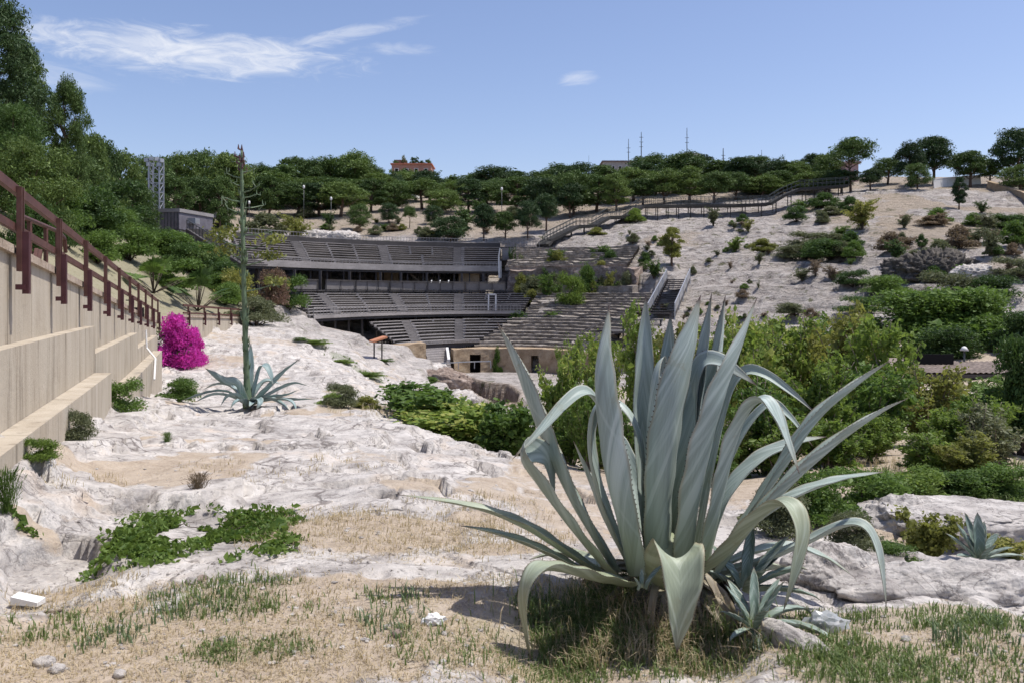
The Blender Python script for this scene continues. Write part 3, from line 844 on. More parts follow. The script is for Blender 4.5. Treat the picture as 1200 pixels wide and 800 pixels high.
o = MB().tube([(lx(11.8, -0.75), 11.8, 2.70), (lx(14.6, -0.75), 14.6, 2.70), (lx(15.2, -0.75), 15.2, 2.62), (lx(15.3, -0.75), 15.3, 2.38)], 0.035).build('top_rail', M['rust'], hr); o.matrix_parent_inverse = inv
for y in (12.3, 13.5, 14.5):
    o = MB().bar((lx(y, -0.75), y, 0.9), (lx(y, -0.75), y, 2.69), 0.05).build('post', M['rust'], hr); o.matrix_parent_inverse = inv
o = MB().bar((lx(11.9, -0.75), 11.9, 1.2), (lx(12.8, -0.75), 12.8, 2.3), 0.05).bar((lx(12.2, -0.75), 12.2, 1.2), (lx(13.1, -0.75), 13.1, 2.3), 0.05).build('brace', M['rust'], hr); o.matrix_parent_inverse = inv

# floodlight clamped to the railing
fp = P(161, 366, 21.6)
fl = empty('floodlight', tuple(fp), 'small black floodlight clamped low on the sloping red-brown railing', 'floodlight')
MB().box((0, 0, 0), (0.30, 0.16, 0.24), 0.5).box((-0.02, 0.1, 0), (0.2, 0.1, 0.16), 0.5).build('housing', M['black'], fl)
MB().bar((-0.15, 0.1, 0.0), (-0.15, 0.12, 0.3), 0.03).bar((-0.15, 0.12, 0.3), (-0.35, 0.14, 0.3), 0.03).build('clamp', M['greysteel'], fl)

# second wall, running away behind the bougainvillea
W2 = [(33.2, 1.24), (43, 0.92), (50.5, 0.72), (54.0, 0.28), (58.3, -0.84)]
w2 = empty('retaining_wall', (-13, 34, 0), 'low beige concrete wall beside the magenta bougainvillea, carrying a railing', 'wall')
inv2 = Matrix.Translation(-Vector(w2.location))
mb, mc = MB(), MB()
for (y0, z0), (y1, z1) in zip(W2[:-1], W2[1:]):
    x0, x1 = float(wall_x(y0)), float(wall_x(y1))
    c0, c1 = z0 - 0.36, z1 - 0.36
    mb.prism([(x0, y0), (x1, y1), (x1 - 0.5, y1), (x0 - 0.5, y0)], -2.6, [c0 - .1, c1 - .1, c1 - .1, c0 - .1])
    mc.prism([(x0 + .05, y0), (x1 + .05, y1), (x1 - 0.55, y1), (x0 - 0.55, y0)], [c0 - .103, c1 - .103, c1 - .103, c0 - .103], [c0, c1, c1, c0])
for n, m_, mt in (('wall_face', mb, 'concrete'), ('coping', mc, 'coping')):
    o = m_.build(n, M[mt], w2); o.matrix_parent_inverse = inv2
def w2p(y): return (float(wall_x(y)) + 0.05, y, float(np.interp(y, [a for a, _ in W2], [b for _, b in W2])))
railing('metal_railing', 'red-brown metal railing on the low wall right of the bougainvillea', [w2p(y) for y, _ in W2], 0.36, [w2p(y) for y in (34.0, 36.4, 38.8, 41.2, 43.6, 46, 48.4, 50.5, 52.3, 54, 55.1, 56.1, 57.1, 58.1)], M['rust'], M['rustpost'], 0.42, (1, 0.1), 0.3)

# ------------------------------------------------------------------ the amphitheatre
def ring(mb, B0, B1, z0, z1, t0, t1, n=None):
    """a curved slab between two ellipses of the arena"""
    n = n or max(2, int(abs(t1 - t0) * 26))
    V, q = [], []
    for i in range(n + 1):
        t = t0 + (t1 - t0) * i / n
        a, b = ell(B0, t), ell(B1, t)
        V += [(a[0], a[1], z0), (b[0], b[1], z0), (b[0], b[1], z1), (a[0], a[1], z1)]
    for i in range(n):
        k = 4 * i
        for j in range(4): q.append([k + j, k + (j + 1) % 4, k + 4 + (j + 1) % 4, k + 4 + j])
    q += [[0, 3, 2, 1], [4 * n, 4 * n + 1, 4 * n + 2, 4 * n + 3]]
    return mb.add(V, q)

def fence_ring(mb, B, z, h, t0, t1, step=0.5, w=0.035, rails=2):
    L = abs(t1 - t0) * (eA(B) + B) / 2
    n = max(2, int(L / step)); prev = None
    for i in range(n + 1):
        p = ell(B, t0 + (t1 - t0) * i / n)
        a = np.array([p[0], p[1], z])
        mb.bar(a, a + [0, 0, h], w)
        if prev is not None:
            for r in range(rails):
                zz = h * (1 - r * 0.8 / max(1, rails - 1)) if rails > 1 else h
                mb.bar(prev + [0, 0, zz], a + [0, 0, zz], w * 1.3)
        prev = a

def timber_tier(name, label, B0, B1, z0, z1, n, uL, uR, aisles, rail_h, legs, back=0.0, panel=True):
    root = empty(name, (XC, YC + B0, z0), label, 'grandstand', 'timber seating built over the ruin')
    inv = Matrix.Translation(-Vector(root.location))
    def put(nm, mb, mt):
        o = mb.build(nm, M[mt], root); o.matrix_parent_inverse = inv; return o
    dB = (B1 - B0) / n; dz = (z1 - z0) / n
    steps = [MB() for _ in aisles]; deck = MB(); under = MB()
    for i in range(n):
        Bf = B0 + dB * i; z = z0 + dz * i
        tl = th_at(uL(i), Bf); tr = th_at(uR(i), Bf)
        ts = sorted([tl] + [th_at(a(i), Bf) for a in aisles] + [tr], reverse=True)
        hw = 0.55 / ((eA(Bf) + Bf) / 2)
        bench = MB()
        for j, (a, b) in enumerate(zip(ts[:-1], ts[1:])):
            a2 = a - (hw if j > 0 else 0); b2 = b + (hw if j < len(ts) - 2 else 0)
            if a2 - b2 < 0.02: continue
            m = max(1, int((a2 - b2) * (eA(Bf) + Bf) / 2 / 3.0))
            for s in range(m):          # boards in lengths, each a touch out of line
                c0 = a2 + (b2 - a2) * s / m; c1 = a2 + (b2 - a2) * (s + 1) / m - (0.0012 if s < m - 1 else 0) * (1 if a2 < b2 else -1)
                j_ = random.uniform(-0.025, 0.025)
                bc = Bf + dB * random.uniform(0.36, 0.42)
                ring(bench, bc, bc + dB * 0.50, z + dz * 0.72 + j_, z + dz * 0.72 + 0.06 + j_, c0, c1)
                ring(bench, bc + 0.02, bc + 0.10, z + dz * 0.2, z + dz * 0.72 + j_ - 0.004, c0, c0 + (c1 - c0) * 0.08)
        put('bench', bench, 'wood')
        ring(deck, Bf, Bf + dB * 1.05, z - 0.09, z - 0.01 * (i % 2), tl, tr)
        ring(under, Bf + dB * 0.96, Bf + dB * 1.02, z + 0.003, z + dz * 0.95, tl, tr)
        for a, st_ in zip(aisles, steps):
            t = th_at(a(i), Bf)
            ring(st_, Bf + 0.01, Bf + dB * 0.5, z + 0.005, z + 0.12, t - hw, t + hw, 2)
            ring(st_, Bf + dB * 0.5 + .01, Bf + dB * 1.0, z + 0.005, z + dz * 0.5 + .1, t - hw, t + hw, 2)
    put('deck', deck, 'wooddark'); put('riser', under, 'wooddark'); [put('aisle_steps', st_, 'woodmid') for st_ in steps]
    # front rail with its boarding
    tl = th_at(uL(0), B0); tr = th_at(uR(0), B0)
    r = MB(); fence_ring(r, B0 - 0.08, z0 - 0.05, rail_h, tl, tr, 0.45, 0.045, 3)
    put('front_rail', r, 'woodrail')
    if panel:
        p = MB(); ring(p, B0 - 0.16, B0 - 0.13, z0 - 0.12, z0 + (0.5 if B0 > 39 else 0.12), tl, tr); put('front_boarding', p, 'wood')
    f = MB()
    m = 16
    for i in range(m + 1):
        t = tl + (tr - tl) * i / m
        for Bk in legs:
            q = ell(Bk, t); zt = float(np.interp(Bk, [B0, B1], [z0, z1])) - 0.1
            g = Hs(q[0], q[1], False) - 0.4
            f.bar((q[0], q[1], g), (q[0], q[1], zt), 0.14)
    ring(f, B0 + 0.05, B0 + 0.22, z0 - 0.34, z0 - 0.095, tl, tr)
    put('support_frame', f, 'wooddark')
    return root, put

dg = lambda u, k=0: (lambda i: u + k * i)
lo_root, lo_put = timber_tier('timber_grandstand', 'lowest tier of grey timber benches, just above the stairs into the arena', 20.4, 27.6, -2.25, -0.5, 8, dg(467, -4.5), dg(562, 5.6), [dg(488, -1.7), dg(538, 0)], 0.25, (21, 24, 27), panel=False)
mi_root, mi_put = timber_tier('timber_grandstand', 'middle tier of grey timber benches with a railing along its front', 28.0, 36.0, 0.05, 1.85, 9, dg(367, -1.0), dg(610, 1.7), [dg(398, -2.6), dg(475, -1.7), dg(537, 0)], 0.75, (28.4, 32, 35.5))
up_root, up_put = timber_tier('timber_grandstand', 'topmost tier of grey timber benches, roofing the dark gap behind the walkway', 40.0, 48.0, 4.35, 7.3, 11, dg(286, -1.1), dg(586, 0), [dg(362, -1.5), dg(455, -.7), dg(536, 0)], 0.85, (40.5, 44, 47.5))
tl, tr = th_at(282, 48.6), th_at(633, 48.6)
m = MB(); ring(m, 48.05, 49.6, 7.2, 7.35, tl, tr); ring(m, 49.62, 49.7, 6.2, 7.9, tl, th_at(586, 49)); up_put('rear_walkway', m, 'wooddark')
m = MB(); fence_ring(m, 49.75, 7.35, 1.05, tl, tr, 0.4, 0.04, 3); up_put('rear_railing', m, 'woodrail')
t0, t1 = th_at(588, 47.6), tr
m = MB(); ring(m, 47.6, 47.7, 5.75, 7.1, t0, t1); fence_ring(m, 47.55, 6.9, 1.2, t0, t1, 0.4, 0.04, 2); up_put('side_platform', m, 'wood')

# walkway between the middle and the topmost tier
wk = empty('timber_walkway', (XC, YC + 37, 1.9), 'grey timber walkway with a boarded parapet below the topmost tier', 'walkway')
invw = Matrix.Translation(-Vector(wk.location))
def wput(nm, mb, mt):
    o = mb.build(nm, M[mt], wk); o.matrix_parent_inverse = invw
segs = [(333, 371), (381, 415.5), (416.5, 456), (457, 500), (501, 545), (546, 592)]
m = MB(); p = MB(); posts = MB()
ring(m, 36.6, 39.2, 2.02, 2.14, th_at(331, 37), th_at(602, 37))
for a, b in segs:
    ta, tb = th_at(a, 36.7), th_at(b, 36.7)
    ring(p, 36.62, 36.68, 2.2, 2.92, ta, tb); ring(p, 36.55, 36.72, 2.93, 3.0, ta, tb)
    fence_ring(posts, 36.5, 2.0, 1.05, ta, tb, 1.4, 0.06, 1)
for i in range(14):
    t = th_at(335, 36.8) + (th_at(590, 36.8) - th_at(335, 36.8)) * i / 13
    q = ell(36.8, t); posts.bar((q[0], q[1], Hs(q[0], q[1], False) - 0.3), (q[0], q[1], 2.02), 0.13)
wput('deck', m, 'wooddark'); wput('parapet', p, 'woodmid'); wput('post', posts, 'wooddark')
for u in (345, 375, 410, 446, 470, 500, 541, 566):
    t = th_at(u, 39.6); q = ell(39.6, t); up_put('column', MB().bar((q[0], q[1], 1.5), (q[0], q[1], 4.0), 0.22), 'wooddark')
# rough stone piers seen under the topmost tier
for (u, w, lab) in ((455, 26, 'stone pier in the dark gap beneath the topmost timber tier, towards the left'), (550, 24, 'stone pier in the dark gap beneath the topmost timber tier, near its right end')):
    q = P(u, 330, 93.5); mm = MB()
    mm.box((q[0], q[1], 3.0), (w / F * 93, 1.6, 2.6)); o = mm.build('stone_pier', M['podium']); tag(o, lab, 'pier')
m = MB()
for k in range(9):
    q = P(482 + k * 2.1, 322 + k * 1.7, 92.8); m.box((q[0], q[1], q[2]), (0.32, 1.0, 0.14))
o = m.build('concrete_stair', M['seatstone']); tag(o, 'flight of pale steps half hidden in the gap under the topmost tier', 'stairs')

def white_frame(name, label, parts, cat):
    r = empty(name, tuple(parts[0][1][0]), label, cat); iv = Matrix.Translation(-Vector(r.location))
    for nm, seg, w in parts:
        o = MB().bar(seg[0], seg[1], w).build(nm, M['white'], r); o.matrix_parent_inverse = iv
    return r
g = lambda u, v, y: P(u, v, y)
white_frame('gate_frame', 'white metal gate frame standing on the middle tier at its right end', [('post', (g(572.5, 370, 80.5), g(572.5, 345, 80.5)), .13), ('post', (g(581, 370, 80.5), g(581, 345, 80.5)), .13), ('lintel', (g(572.5, 345, 80.5), g(581, 345, 80.5)), .13)], 'gate')
white_frame('white_pole', 'tall white forked pole at the right end of the topmost timber tier', [('pole', (g(585, 326, 91), g(584.5, 300, 91)), .14), ('prong', (g(584.5, 300, 91), g(586, 291, 91)), .12), ('prong', (g(587, 326, 91), g(587, 306, 91)), .08)], 'pole')
for i, u in enumerate((504, 514, 524)):
    white_frame('stair_rail', 'short white stair rail on the walkway parapet, ' + ('left one of three', 'middle one of three', 'right one of three')[i], [('rail', (g(u, 337, 88), g(u + 2, 329, 89)), .1), ('post', (g(u, 337, 88), g(u, 332, 88)), .08)], 'handrail')
for i, (u, v0, v1) in enumerate(((501.5, 426, 410), (513.5, 418, 402), (525, 422, 408))):
    y = 69 + (i == 1) * 1.5
    white_frame('stair_rail', ('left', 'middle', 'right')[i] + ' white handrail of the steps leading down to the arena floor', [('rail', (g(u + 1, v0, y - 1.5), g(u - 1, v1, y + 1)), .2), ('post', (g(u - 1, v1 + 8, y + 1), g(u - 1, v1, y + 1)), .12)], 'handrail')
st = MB()
for k in range(10):
    t0, t1 = th_at(502, 18.5), th_at(527, 18.5)
    ring(st, 17.4 + k * 0.3, 17.72 + k * 0.3, -4.6, -4.15 + k * 0.17, t0, t1, 3)
tag(st.build('arena_stair', M['wood']), 'grey timber steps in the dark opening between the stone walls of the arena', 'stairs')
bk = MB(); ring(bk, 20.45, 20.9, -4.6, -2.3, th_at(496, 20.6), th_at(545, 20.6)); tag(bk.build('recess_shade_panel', M['wooddark']), 'dark panel put in for the shade of the recess behind the arena steps', 'panel')  # dark sheet added to stand for the shade inside the recess
tag((lambda m: (fence_ring(m, 17.2, -4.2, 0.55, th_at(500, 17.2), th_at(575, 17.2), 1.6, 0.06, 1), m.build('barrier_rail', M['galv']))[1])(MB()), 'thin grey rail along the foot of the arena wall', 'rail')

# ---- ancient stone: podium wall and seats
def worn(me_verts, amp, wl, seed):
    v = np.asarray(me_verts)
    for k in range(3):
        v[:, k] += amp * fbm(v[:, 0] * 1.0 + v[:, 2] * 0.7, v[:, 1] + v[:, 2] * 1.3, wl, 3, seed + k * 7)
    return v
def stone_wall_ring(name, label, B, thick, z0, z1, ua, ub, doors=(), mat='podium', cat='wall', amp=0.07):
    root = empty(name, (*ell(B, th_at((ua + ub) / 2, B)), z0), label, cat)
    inv = Matrix.Translation(-Vector(root.location))
    edges = [ua] + [x for d in doors for x in d[:2]] + [ub]
    V, Q = [], []
    def patch(t0, t1, za, zb):
        n = max(2, int(abs(t1 - t0) * (eA(B) + B) / 2 / 0.3)); m = max(2, int((zb - za) / 0.2))
        base = sum(len(x) for x in V)
        # front, top and back skins
        prof = [(B, za + (zb - za) * k / m) for k in range(m + 1)] + [(B + thick, zb), (B + thick, za)]
        vv = []
        for i in range(n + 1):
            t = t0 + (t1 - t0) * i / n
            for (b, z) in prof:
                p = ell(b, t); vv.append((p[0], p[1], z))
        V.append(np.array(vv)); L = len(prof)
        for i in range(n):
            for k in range(L):
                Q.append([base + i * L + k, base + i * L + (k + 1) % L, base + (i + 1) * L + (k + 1) % L, base + (i + 1) * L + k])
        for i in (0, n): 
            for k in range(m): Q.append([base + i * L + k, base + i * L + k + 1, base + i * L + m + 1, base + i * L + m + 2][:4] if k == 0 else [base + i * L + k, base + i * L + k + 1, base + i * L + m + 1, base + i * L + m + 1][:4])
    for i in range(0, len(edges), 2):
        patch(th_at(edges[i], B), th_at(edges[i + 1], B), z0, z1)
    for (a, b, zt) in doors:
        patch(th_at(a, B), th_at(b, B), zt, z1)
    VV = worn(np.concatenate(V), amp, 0.9 + amp * 3, 5)
    Q2 = [q for q in Q if len(set(q)) == 4]; T2 = [list(dict.fromkeys(q)) for q in Q if len(set(q)) == 3]
    o = link('masonry', np_mesh('masonry', VV, Q2, T2 or None, [M[mat]], smooth=False), root); o.matrix_parent_inverse = inv
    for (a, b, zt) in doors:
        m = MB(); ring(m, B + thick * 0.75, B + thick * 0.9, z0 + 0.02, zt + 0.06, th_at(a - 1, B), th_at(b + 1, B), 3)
        d = m.build('doorway', M['black'], root); d.matrix_parent_inverse = inv  # black slab standing for the shade inside the doorway
    return root
stone_wall_ring('podium_wall', 'curved brown stone arena wall with small dark doorways', 18.0, 1.9, -4.6, -2.68, 532, 662, [(551, 563.5, -3.15), (622, 631.5, -3.2)])
stone_wall_ring('podium_wall', 'short stretch of curved stone arena wall left of the arena steps, grass along its top', 18.2, 2.0, -4.9, -2.05, 452, 499)
stone_wall_ring('podium_wall', 'ruined end of the brown arena wall half hidden by the shrubs on the right', 18.0, 1.9, -4.8, -2.75, 672, 712, [(676, 684, -3.3)])

def stone_seats(label, B0, B1, z0, z1, n, uL, uR, seed, decay=0.35):
    """one flight of worn stone seats as a single eroded mesh"""
    V, Q = [], []
    t0s = [th_at(uL(i), B0 + (B1 - B0) * i / n) for i in range(n)]
    t1s = [th_at(uR(i), B0 + (B1 - B0) * i / n) for i in range(n)]
    base = 0
    for i in range(n):
        Bf = B0 + (B1 - B0) * i / n; Bn = B0 + (B1 - B0) * (i + 1.02) / n
        za = z0 + (z1 - z0) * i / n; zb = z0 + (z1 - z0) * (i + 1) / n
        m = max(4, int(abs(t0s[i] - t1s[i]) * (eA(Bf) + Bf) / 2 / 0.22))
        prof = [(Bf, za - 0.35), (Bf, za), (Bf - 0.05, zb - 0.10), (Bf - 0.03, zb - 0.01), (Bf + (Bn - Bf) * 0.5, zb), (Bn, zb)]
        L = len(prof); vv = []
        for k in range(m + 1):
            t = t0s[i] + (t1s[i] - t0s[i]) * k / m
            for j, (b, z) in enumerate(prof):
                p = ell(b, t); vv.append((p[0], p[1], z))
        vv = np.array(vv)
        dec = sstep(0.1, 0.5, fbm(vv[:, 0], vv[:, 1], 2.2, 4, seed)) * decay
        top = (np.arange(len(vv)) % L) >= 2
        vv[:, 2] -= np.where(top, dec * (zb - za) * 1.5, 0)
        brk = fbm(vv[:, 0] * 2, vv[:, 1] * 2, 0.9, 2, seed + 3)
        vv[:, 1] += np.where(top, 0.12 * brk, 0.04 * brk); vv[:, 2] += np.where(top, 0.05 * fbm(vv[:, 0], vv[:, 1], 0.6, 3, seed + 5), 0)
        V.append(vv)
        for k in range(m):
            for j in range(L - 1):
                Q.append([base + k * L + j, base + (k + 1) * L + j, base + (k + 1) * L + j + 1, base + k * L + j + 1])
        base += len(vv)
    o = link('ruined_stands', np_mesh('ruined_stands', np.concatenate(V), Q, None, [M['seatstone']]))
    return tag(o, label, 'stone seats', 'worn stone seating of the ruin')
stone_seats('lowest flight of worn stone seats, right of the timber benches above the arena wall', 19.95, 27.4, -2.72, -0.4, 9, dg(556, 5.5), dg(716, 2), 61)
stone_seats('middle flight of worn stone seats with a curved ledge at its foot', 28.0, 36.0, -0.4, 1.9, 10, dg(613, 1.8), dg(738, 4.0), 67)
stone_seats('topmost flight of worn stone seats below the hill walkway', 41.0, 48.2, 4.7, 7.2, 10, dg(592, 1), dg(735, 1.6), 71, 0.4)
stone_wall_ring('stone_wall', 'rough grey stone wall with shrubs between the two upper flights of stone seats', 39.4, 2.4, 1.4, 4.5, 597, 745, [], 'brownrock', amp=0.5)
stone_wall_ring('stone_wall', 'pale stone ledge along the back of the middle stone seats', 36.6, 1.2, 1.5, 2.6, 628, 742, [], 'seatstone', amp=0.16)
# pair of pale handrails on the lowest stone seats
white_frame('stair_rail', 'pair of pale sloping handrails across the lowest stone seats', [('rail', (g(596, 394, 75), g(604, 384, 78)), .13), ('rail', (g(607, 394, 75), g(615, 384, 78)), .13)], 'handrail')

# ---- right hand timber stair with white panels, and the deck at its foot
def stair(name, label, A, Bp, width, n, mat, rail_mat, rail_h=0.9, panels=True):
    A, Bp = np.asarray(A, float), np.asarray(Bp, float)
    d = Bp - A; h = np.array([d[0], d[1], 0]); h /= np.linalg.norm(h); s = np.array([-h[1], h[0], 0])
    root = empty(name, tuple(A), label, 'stairs'); inv = Matrix.Translation(-Vector(root.location))
    m = MB()
    for k in range(n):
        c = A + d * (k + 0.5) / n
        m.bar(c - s * width / 2, c + s * width / 2, np.linalg.norm(d[:2]) / n * 1.02, 0.08)
    for e in (-1, 1): m.bar(A + s * e * width / 2 - [0, 0, .15], Bp + s * e * width / 2 - [0, 0, .15], 0.08, 0.3)
    o = m.build('steps', mat, root); o.matrix_parent_inverse = inv
    for e in (-1, 1):
        r = MB()
        a, b = A + s * e * (width / 2 + .06), Bp + s * e * (width / 2 + .06)
        r.bar(a + [0, 0, rail_h], b + [0, 0, rail_h], 0.08)
        if panels:
            for k in range(4):
                p, q = a + (b - a) * (k + .06) / 4, a + (b - a) * (k + .94) / 4
                r.bar(p + [0, 0, .5], q + [0, 0, .5], 0.04, 0.62)
        for k in range(5):
            p = a + (b - a) * k / 4; r.bar(p - [0, 0, .5], p + [0, 0, rail_h], 0.07)
        o = r.build('handrail', rail_mat, root); o.matrix_parent_inverse = inv
    return root
stair('timber_stair', 'straight timber stair with pale panelled handrails climbing the rock right of the stone seats', P(775, 369, 68), P(795, 327, 79), 2.0, 16, M['wooddark'], M['galv'])
dk = empty('timber_deck', tuple(P(742, 390, 66)), 'dark timber deck on posts at the right end of the stone seats', 'deck'); inv = Matrix.Translation(-Vector(dk.location))
c = P(742, 388, 66)
for nm, mb, mt in (('deck', MB().box((c[0], c[1], c[2]), (4.6, 4, .14), .2), 'wooddark'), ('rail', MB().bar(c + [-2.3, -2, .9], c + [2.0, -1.4, .9], .08).bar(c + [-2.3, -2, .5], c + [2.0, -1.4, .5], .06).bar(c + [2.0, -1.4, .9], c + [2.6, 1.8, .9], .08), 'greysteel'), ('stringer', MB().bar(c + [-2.3, -2, 0], c + [-4.6, -3.5, -1.2], .9, .1).bar(c + [-2.3, -2, 0.9], c + [-4.6, -3.5, -.2], .08), 'wooddark')):
    o = mb.build(nm, M[mt], dk); o.matrix_parent_inverse = inv
for (x, y) in ((-2.2, -1.9), (-1, -1.8), (.4, -1.6), (1.9, -1.3), (2.4, 1.6), (-1.8, 1.8)):
    o = MB().bar(c + [x, y, -2.6], c + [x, y, .9], .11).build('post', M['wooddark'], dk); o.matrix_parent_inverse = inv

# ---- long elevated walkway up the hill
DK = [(636, 288, 100), (641, 283, 101), (675, 266, 104), (694, 265.5, 105), (711, 255.5, 106.5), (732, 255, 107.5), (751, 242.5, 109), (800, 242, 111), (862, 241.5, 112.5), (900, 240, 113), (915, 231, 113.5), (935, 222.5, 114), (992, 218.5, 114)]
hw_ = empty('hill_walkway', tuple(P(*DK[0])), 'long dark elevated walkway with railings climbing the hill from the topmost tier to the pines', 'walkway'); inv = Matrix.Translation(-Vector(hw_.location))
d_, r_ = MB(), MB()
pts = [P(*p) for p in DK]
for a, b in zip(pts[:-1], pts[1:]):
    d_.bar(a, b, 1.6, 0.34)
    L = np.linalg.norm(b - a); n = max(2, int(L / 0.55))
    for off in (-0.8, 0.8):
        o2 = np.array([0, off, 0.1])
        for hh in (1.05, 0.55): r_.bar(a + o2 + [0, 0, hh], b + o2 + [0, 0, hh], 0.06)
        for k in range(n + 1):
            p = a + (b - a) * k / n + o2; r_.bar(p, p + [0, 0, 1.05], 0.045)
    n = max(1, int(L / 1.5))
    for k in range(n):
        p = a + (b - a) * (k + .5) / n
        for off in (-0.7, 0.7):
            gz = Hs(p[0], p[1] + off)
            if gz < p[2] - 0.1:
                o = MB().bar((p[0], p[1] + off, gz - .3), (p[0], p[1] + off, p[2]), 0.1).build('support_post', M['walkwood'], hw_); o.matrix_parent_inverse = inv
for nm, mb, mt in (('deck', d_, 'walkwood'), ('railing', r_, 'greysteel')):
    o = mb.build(nm, M[mt], hw_); o.matrix_parent_inverse = inv

# ---- hut on stilts with the lighting tower, and the ramp down to the topmost tier
hut = empty('stilted_hut', tuple(P(187, 285, 85)), 'grey metal-clad cabin on steel stilts at the left end of the seating', 'hut'); inv = Matrix.Translation(-Vector(hut.location))
def hput(nm, mb, mt):
    o = mb.build(nm, M[mt], hut); o.matrix_parent_inverse = inv; return o
a, b2 = P(153, 270.5, 86), P(210, 270.5, 84)
b3 = b2 + [1.2, 6, 0]; a3 = a + [1.2, 6, 0]
zt = P(187, 246, 85)[2] - a[2]
hput('cabin', MB().prism([a[:2], b2[:2], b3[:2], a3[:2]], a[2], a[2] + zt), 'cabinmetal' if 'cabinmetal' in M else 'greysteel')
hput('roof_edge', MB().bar(a + [-.1, -.06, zt], b2 + [.1, -.06, zt], .1, .34).bar(b2 + [.06, 0, zt], b3 + [.06, 0, zt], .1, .34), 'woodrail')
m = MB()
for k in range(15):
    p = a + (b2 - a) * (k + .5) / 15; m.bar(p + [0, -.02, .05], p + [0, -.02, zt - .2], .07, .04)
hput('cladding_rib', m, 'greysteel')
hput('floor_frame', MB().bar(a + [-.2, 0, -.1], b2 + [.2, 0, -.1], .3, .18).bar(b2 + [.05, 0, -.1], b3 + [.05, 0, -.1], .3, .18), 'greysteel')
for p in (a, a + (b2 - a) * .5, a + (b2 - a) * .8, b2, b3):
    hput('stilt', MB().bar((p[0], p[1] + .2, Hs(p[0], p[1]) - 1), (p[0], p[1] + .2, a[2] - .1), .2), 'galv')
hput('brace', MB().bar(a + (b2 - a) * .8 + [0, .2, -.2], b2 + [0, .2, -2.4], .1).bar(b2 + [0, .2, -.2], a + (b2 - a) * .8 + [0, .2, -2.4], .1), 'galv')
hput('side_box', MB().box(P(224, 259.5, 86), (1.3, 1.2, .55)), 'galv')

tw = empty('lighting_tower', tuple(P(183, 250, 90)), 'tall lattice floodlight tower rising behind the grey cabin', 'tower'); inv = Matrix.Translation(-Vector(tw.location))
c0 = P(183, 250, 90); ztop = P(183, 190, 90)[2]; zb = Hs(c0[0], c0[1]); hx = 0.55
corners = [(-hx, -hx), (hx, -hx), (hx, hx), (-hx, hx)]
for (x, y) in corners:
    o = MB().bar((c0[0] + x, c0[1] + y, zb), (c0[0] + x, c0[1] + y, ztop), .13).build('leg', M['galv'], tw); o.matrix_parent_inverse = inv
m = MB(); z = zb; k = 0
while z < ztop - .5:
    for i in range(4):
        p, q = corners[i], corners[(i + 1) % 4]
        m.bar((c0[0] + p[0], c0[1] + p[1], z), (c0[0] + q[0], c0[1] + q[1], z + .95), .06); m.bar((c0[0] + p[0], c0[1] + p[1], z), (c0[0] + q[0], c0[1] + q[1], z), .06)
    z += .95
o = m.build('lattice', M['galv'], tw); o.matrix_parent_inverse = inv
for k, (x, z) in enumerate(((-.75, .1), (-.25, .25), (.3, .2), (.8, .05), (-.5, -.35), (.55, -.4))):
    o = MB().box((c0[0] + x, c0[1] - .6, ztop + z), (.42, .34, .38), .3 * k).bar((c0[0] + x, c0[1] - .45, ztop + z), (c0[0] + x * .6, c0[1], ztop - .2), .06).build('floodlight_head', M['galv'], tw); o.matrix_parent_inverse = inv

rp = empty('timber_ramp', tuple(P(222, 272, 83)), 'dark timber stair ramp descending from the stilted cabin to the topmost tier', 'ramp'); inv = Matrix.Translation(-Vector(rp.location))
A1, A2 = P(219, 271, 84), P(284, 313, 67.5)
m = MB().bar(A1 - [0, 0, .4], A2 - [0, 0, .4], .25, 1.3)
for k in range(22):
    p = A1 + (A2 - A1) * k / 21; m.bar(p + [.1, .1, .2], p + [1.5, 1.4, .2], .5, .1)
o = m.build('steps', M['wooddark'], rp); o.matrix_parent_inverse = inv
m = MB(); m.bar(A1 + [0, 0, 1.1], A2 + [0, 0, 1.1], .07)
for k in range(16):
    p = A1 + (A2 - A1) * k / 15; m.bar(p, p + [0, 0, 1.1], .06)
o = m.build('railing', M['greysteel'], rp); o.matrix_parent_inverse = inv
for t in (.12, .3, .5, .7, .88):
    p = A1 + (A2 - A1) * t
    o = MB().bar((p[0], p[1], Hs(p[0], p[1]) - .5), p - [0, 0, .9], .18).build('post', M['wooddark'], rp); o.matrix_parent_inverse = inv

# orange-topped board on two legs on the rock
sb = empty('notice_board', tuple(hit(443, 420, 40)), 'orange-topped notice board on two dark legs on the rock left of the arena', 'sign')
y = sb.location.y; s_ = y / F
for dx in (-.2, .2): MB().bar((dx, 0, -.2), (dx, 0, 20 * s_), .07).build('leg', M['wooddark'], sb)
MB().bar((-.34, -.12, 20 * s_), (.34, .22, 25 * s_), .75, .09).build('panel', simple_mat('faded_orange_panel', (.50, .22, .12), .6), sb)
# ------------------------------------------------------------------ agaves
def catmull(pts, n):
    pts = np.asarray(pts, float)
    p = np.vstack([2 * pts[0] - pts[1], pts, 2 * pts[-1] - pts[-2]])
    out = []
    segs = len(pts) - 1
    for s in np.linspace(0, segs - 1e-6, 400):
        i = int(s); t = s - i
        a, b, c, d = p[i], p[i + 1], p[i + 2], p[i + 3]
        out.append(0.5 * (2 * b + (c - a) * t + (2 * a - 5 * b + 4 * c - d) * t * t + (3 * b - a - 3 * c + d) * t ** 3))
    out = np.array(out)
    L = np.concatenate([[0], np.cumsum(np.linalg.norm(np.diff(out, axis=0), axis=1))])
    return np.stack([np.interp(np.linspace(0, L[-1], n), L, out[:, k]) for k in range(3)], 1), L[-1]

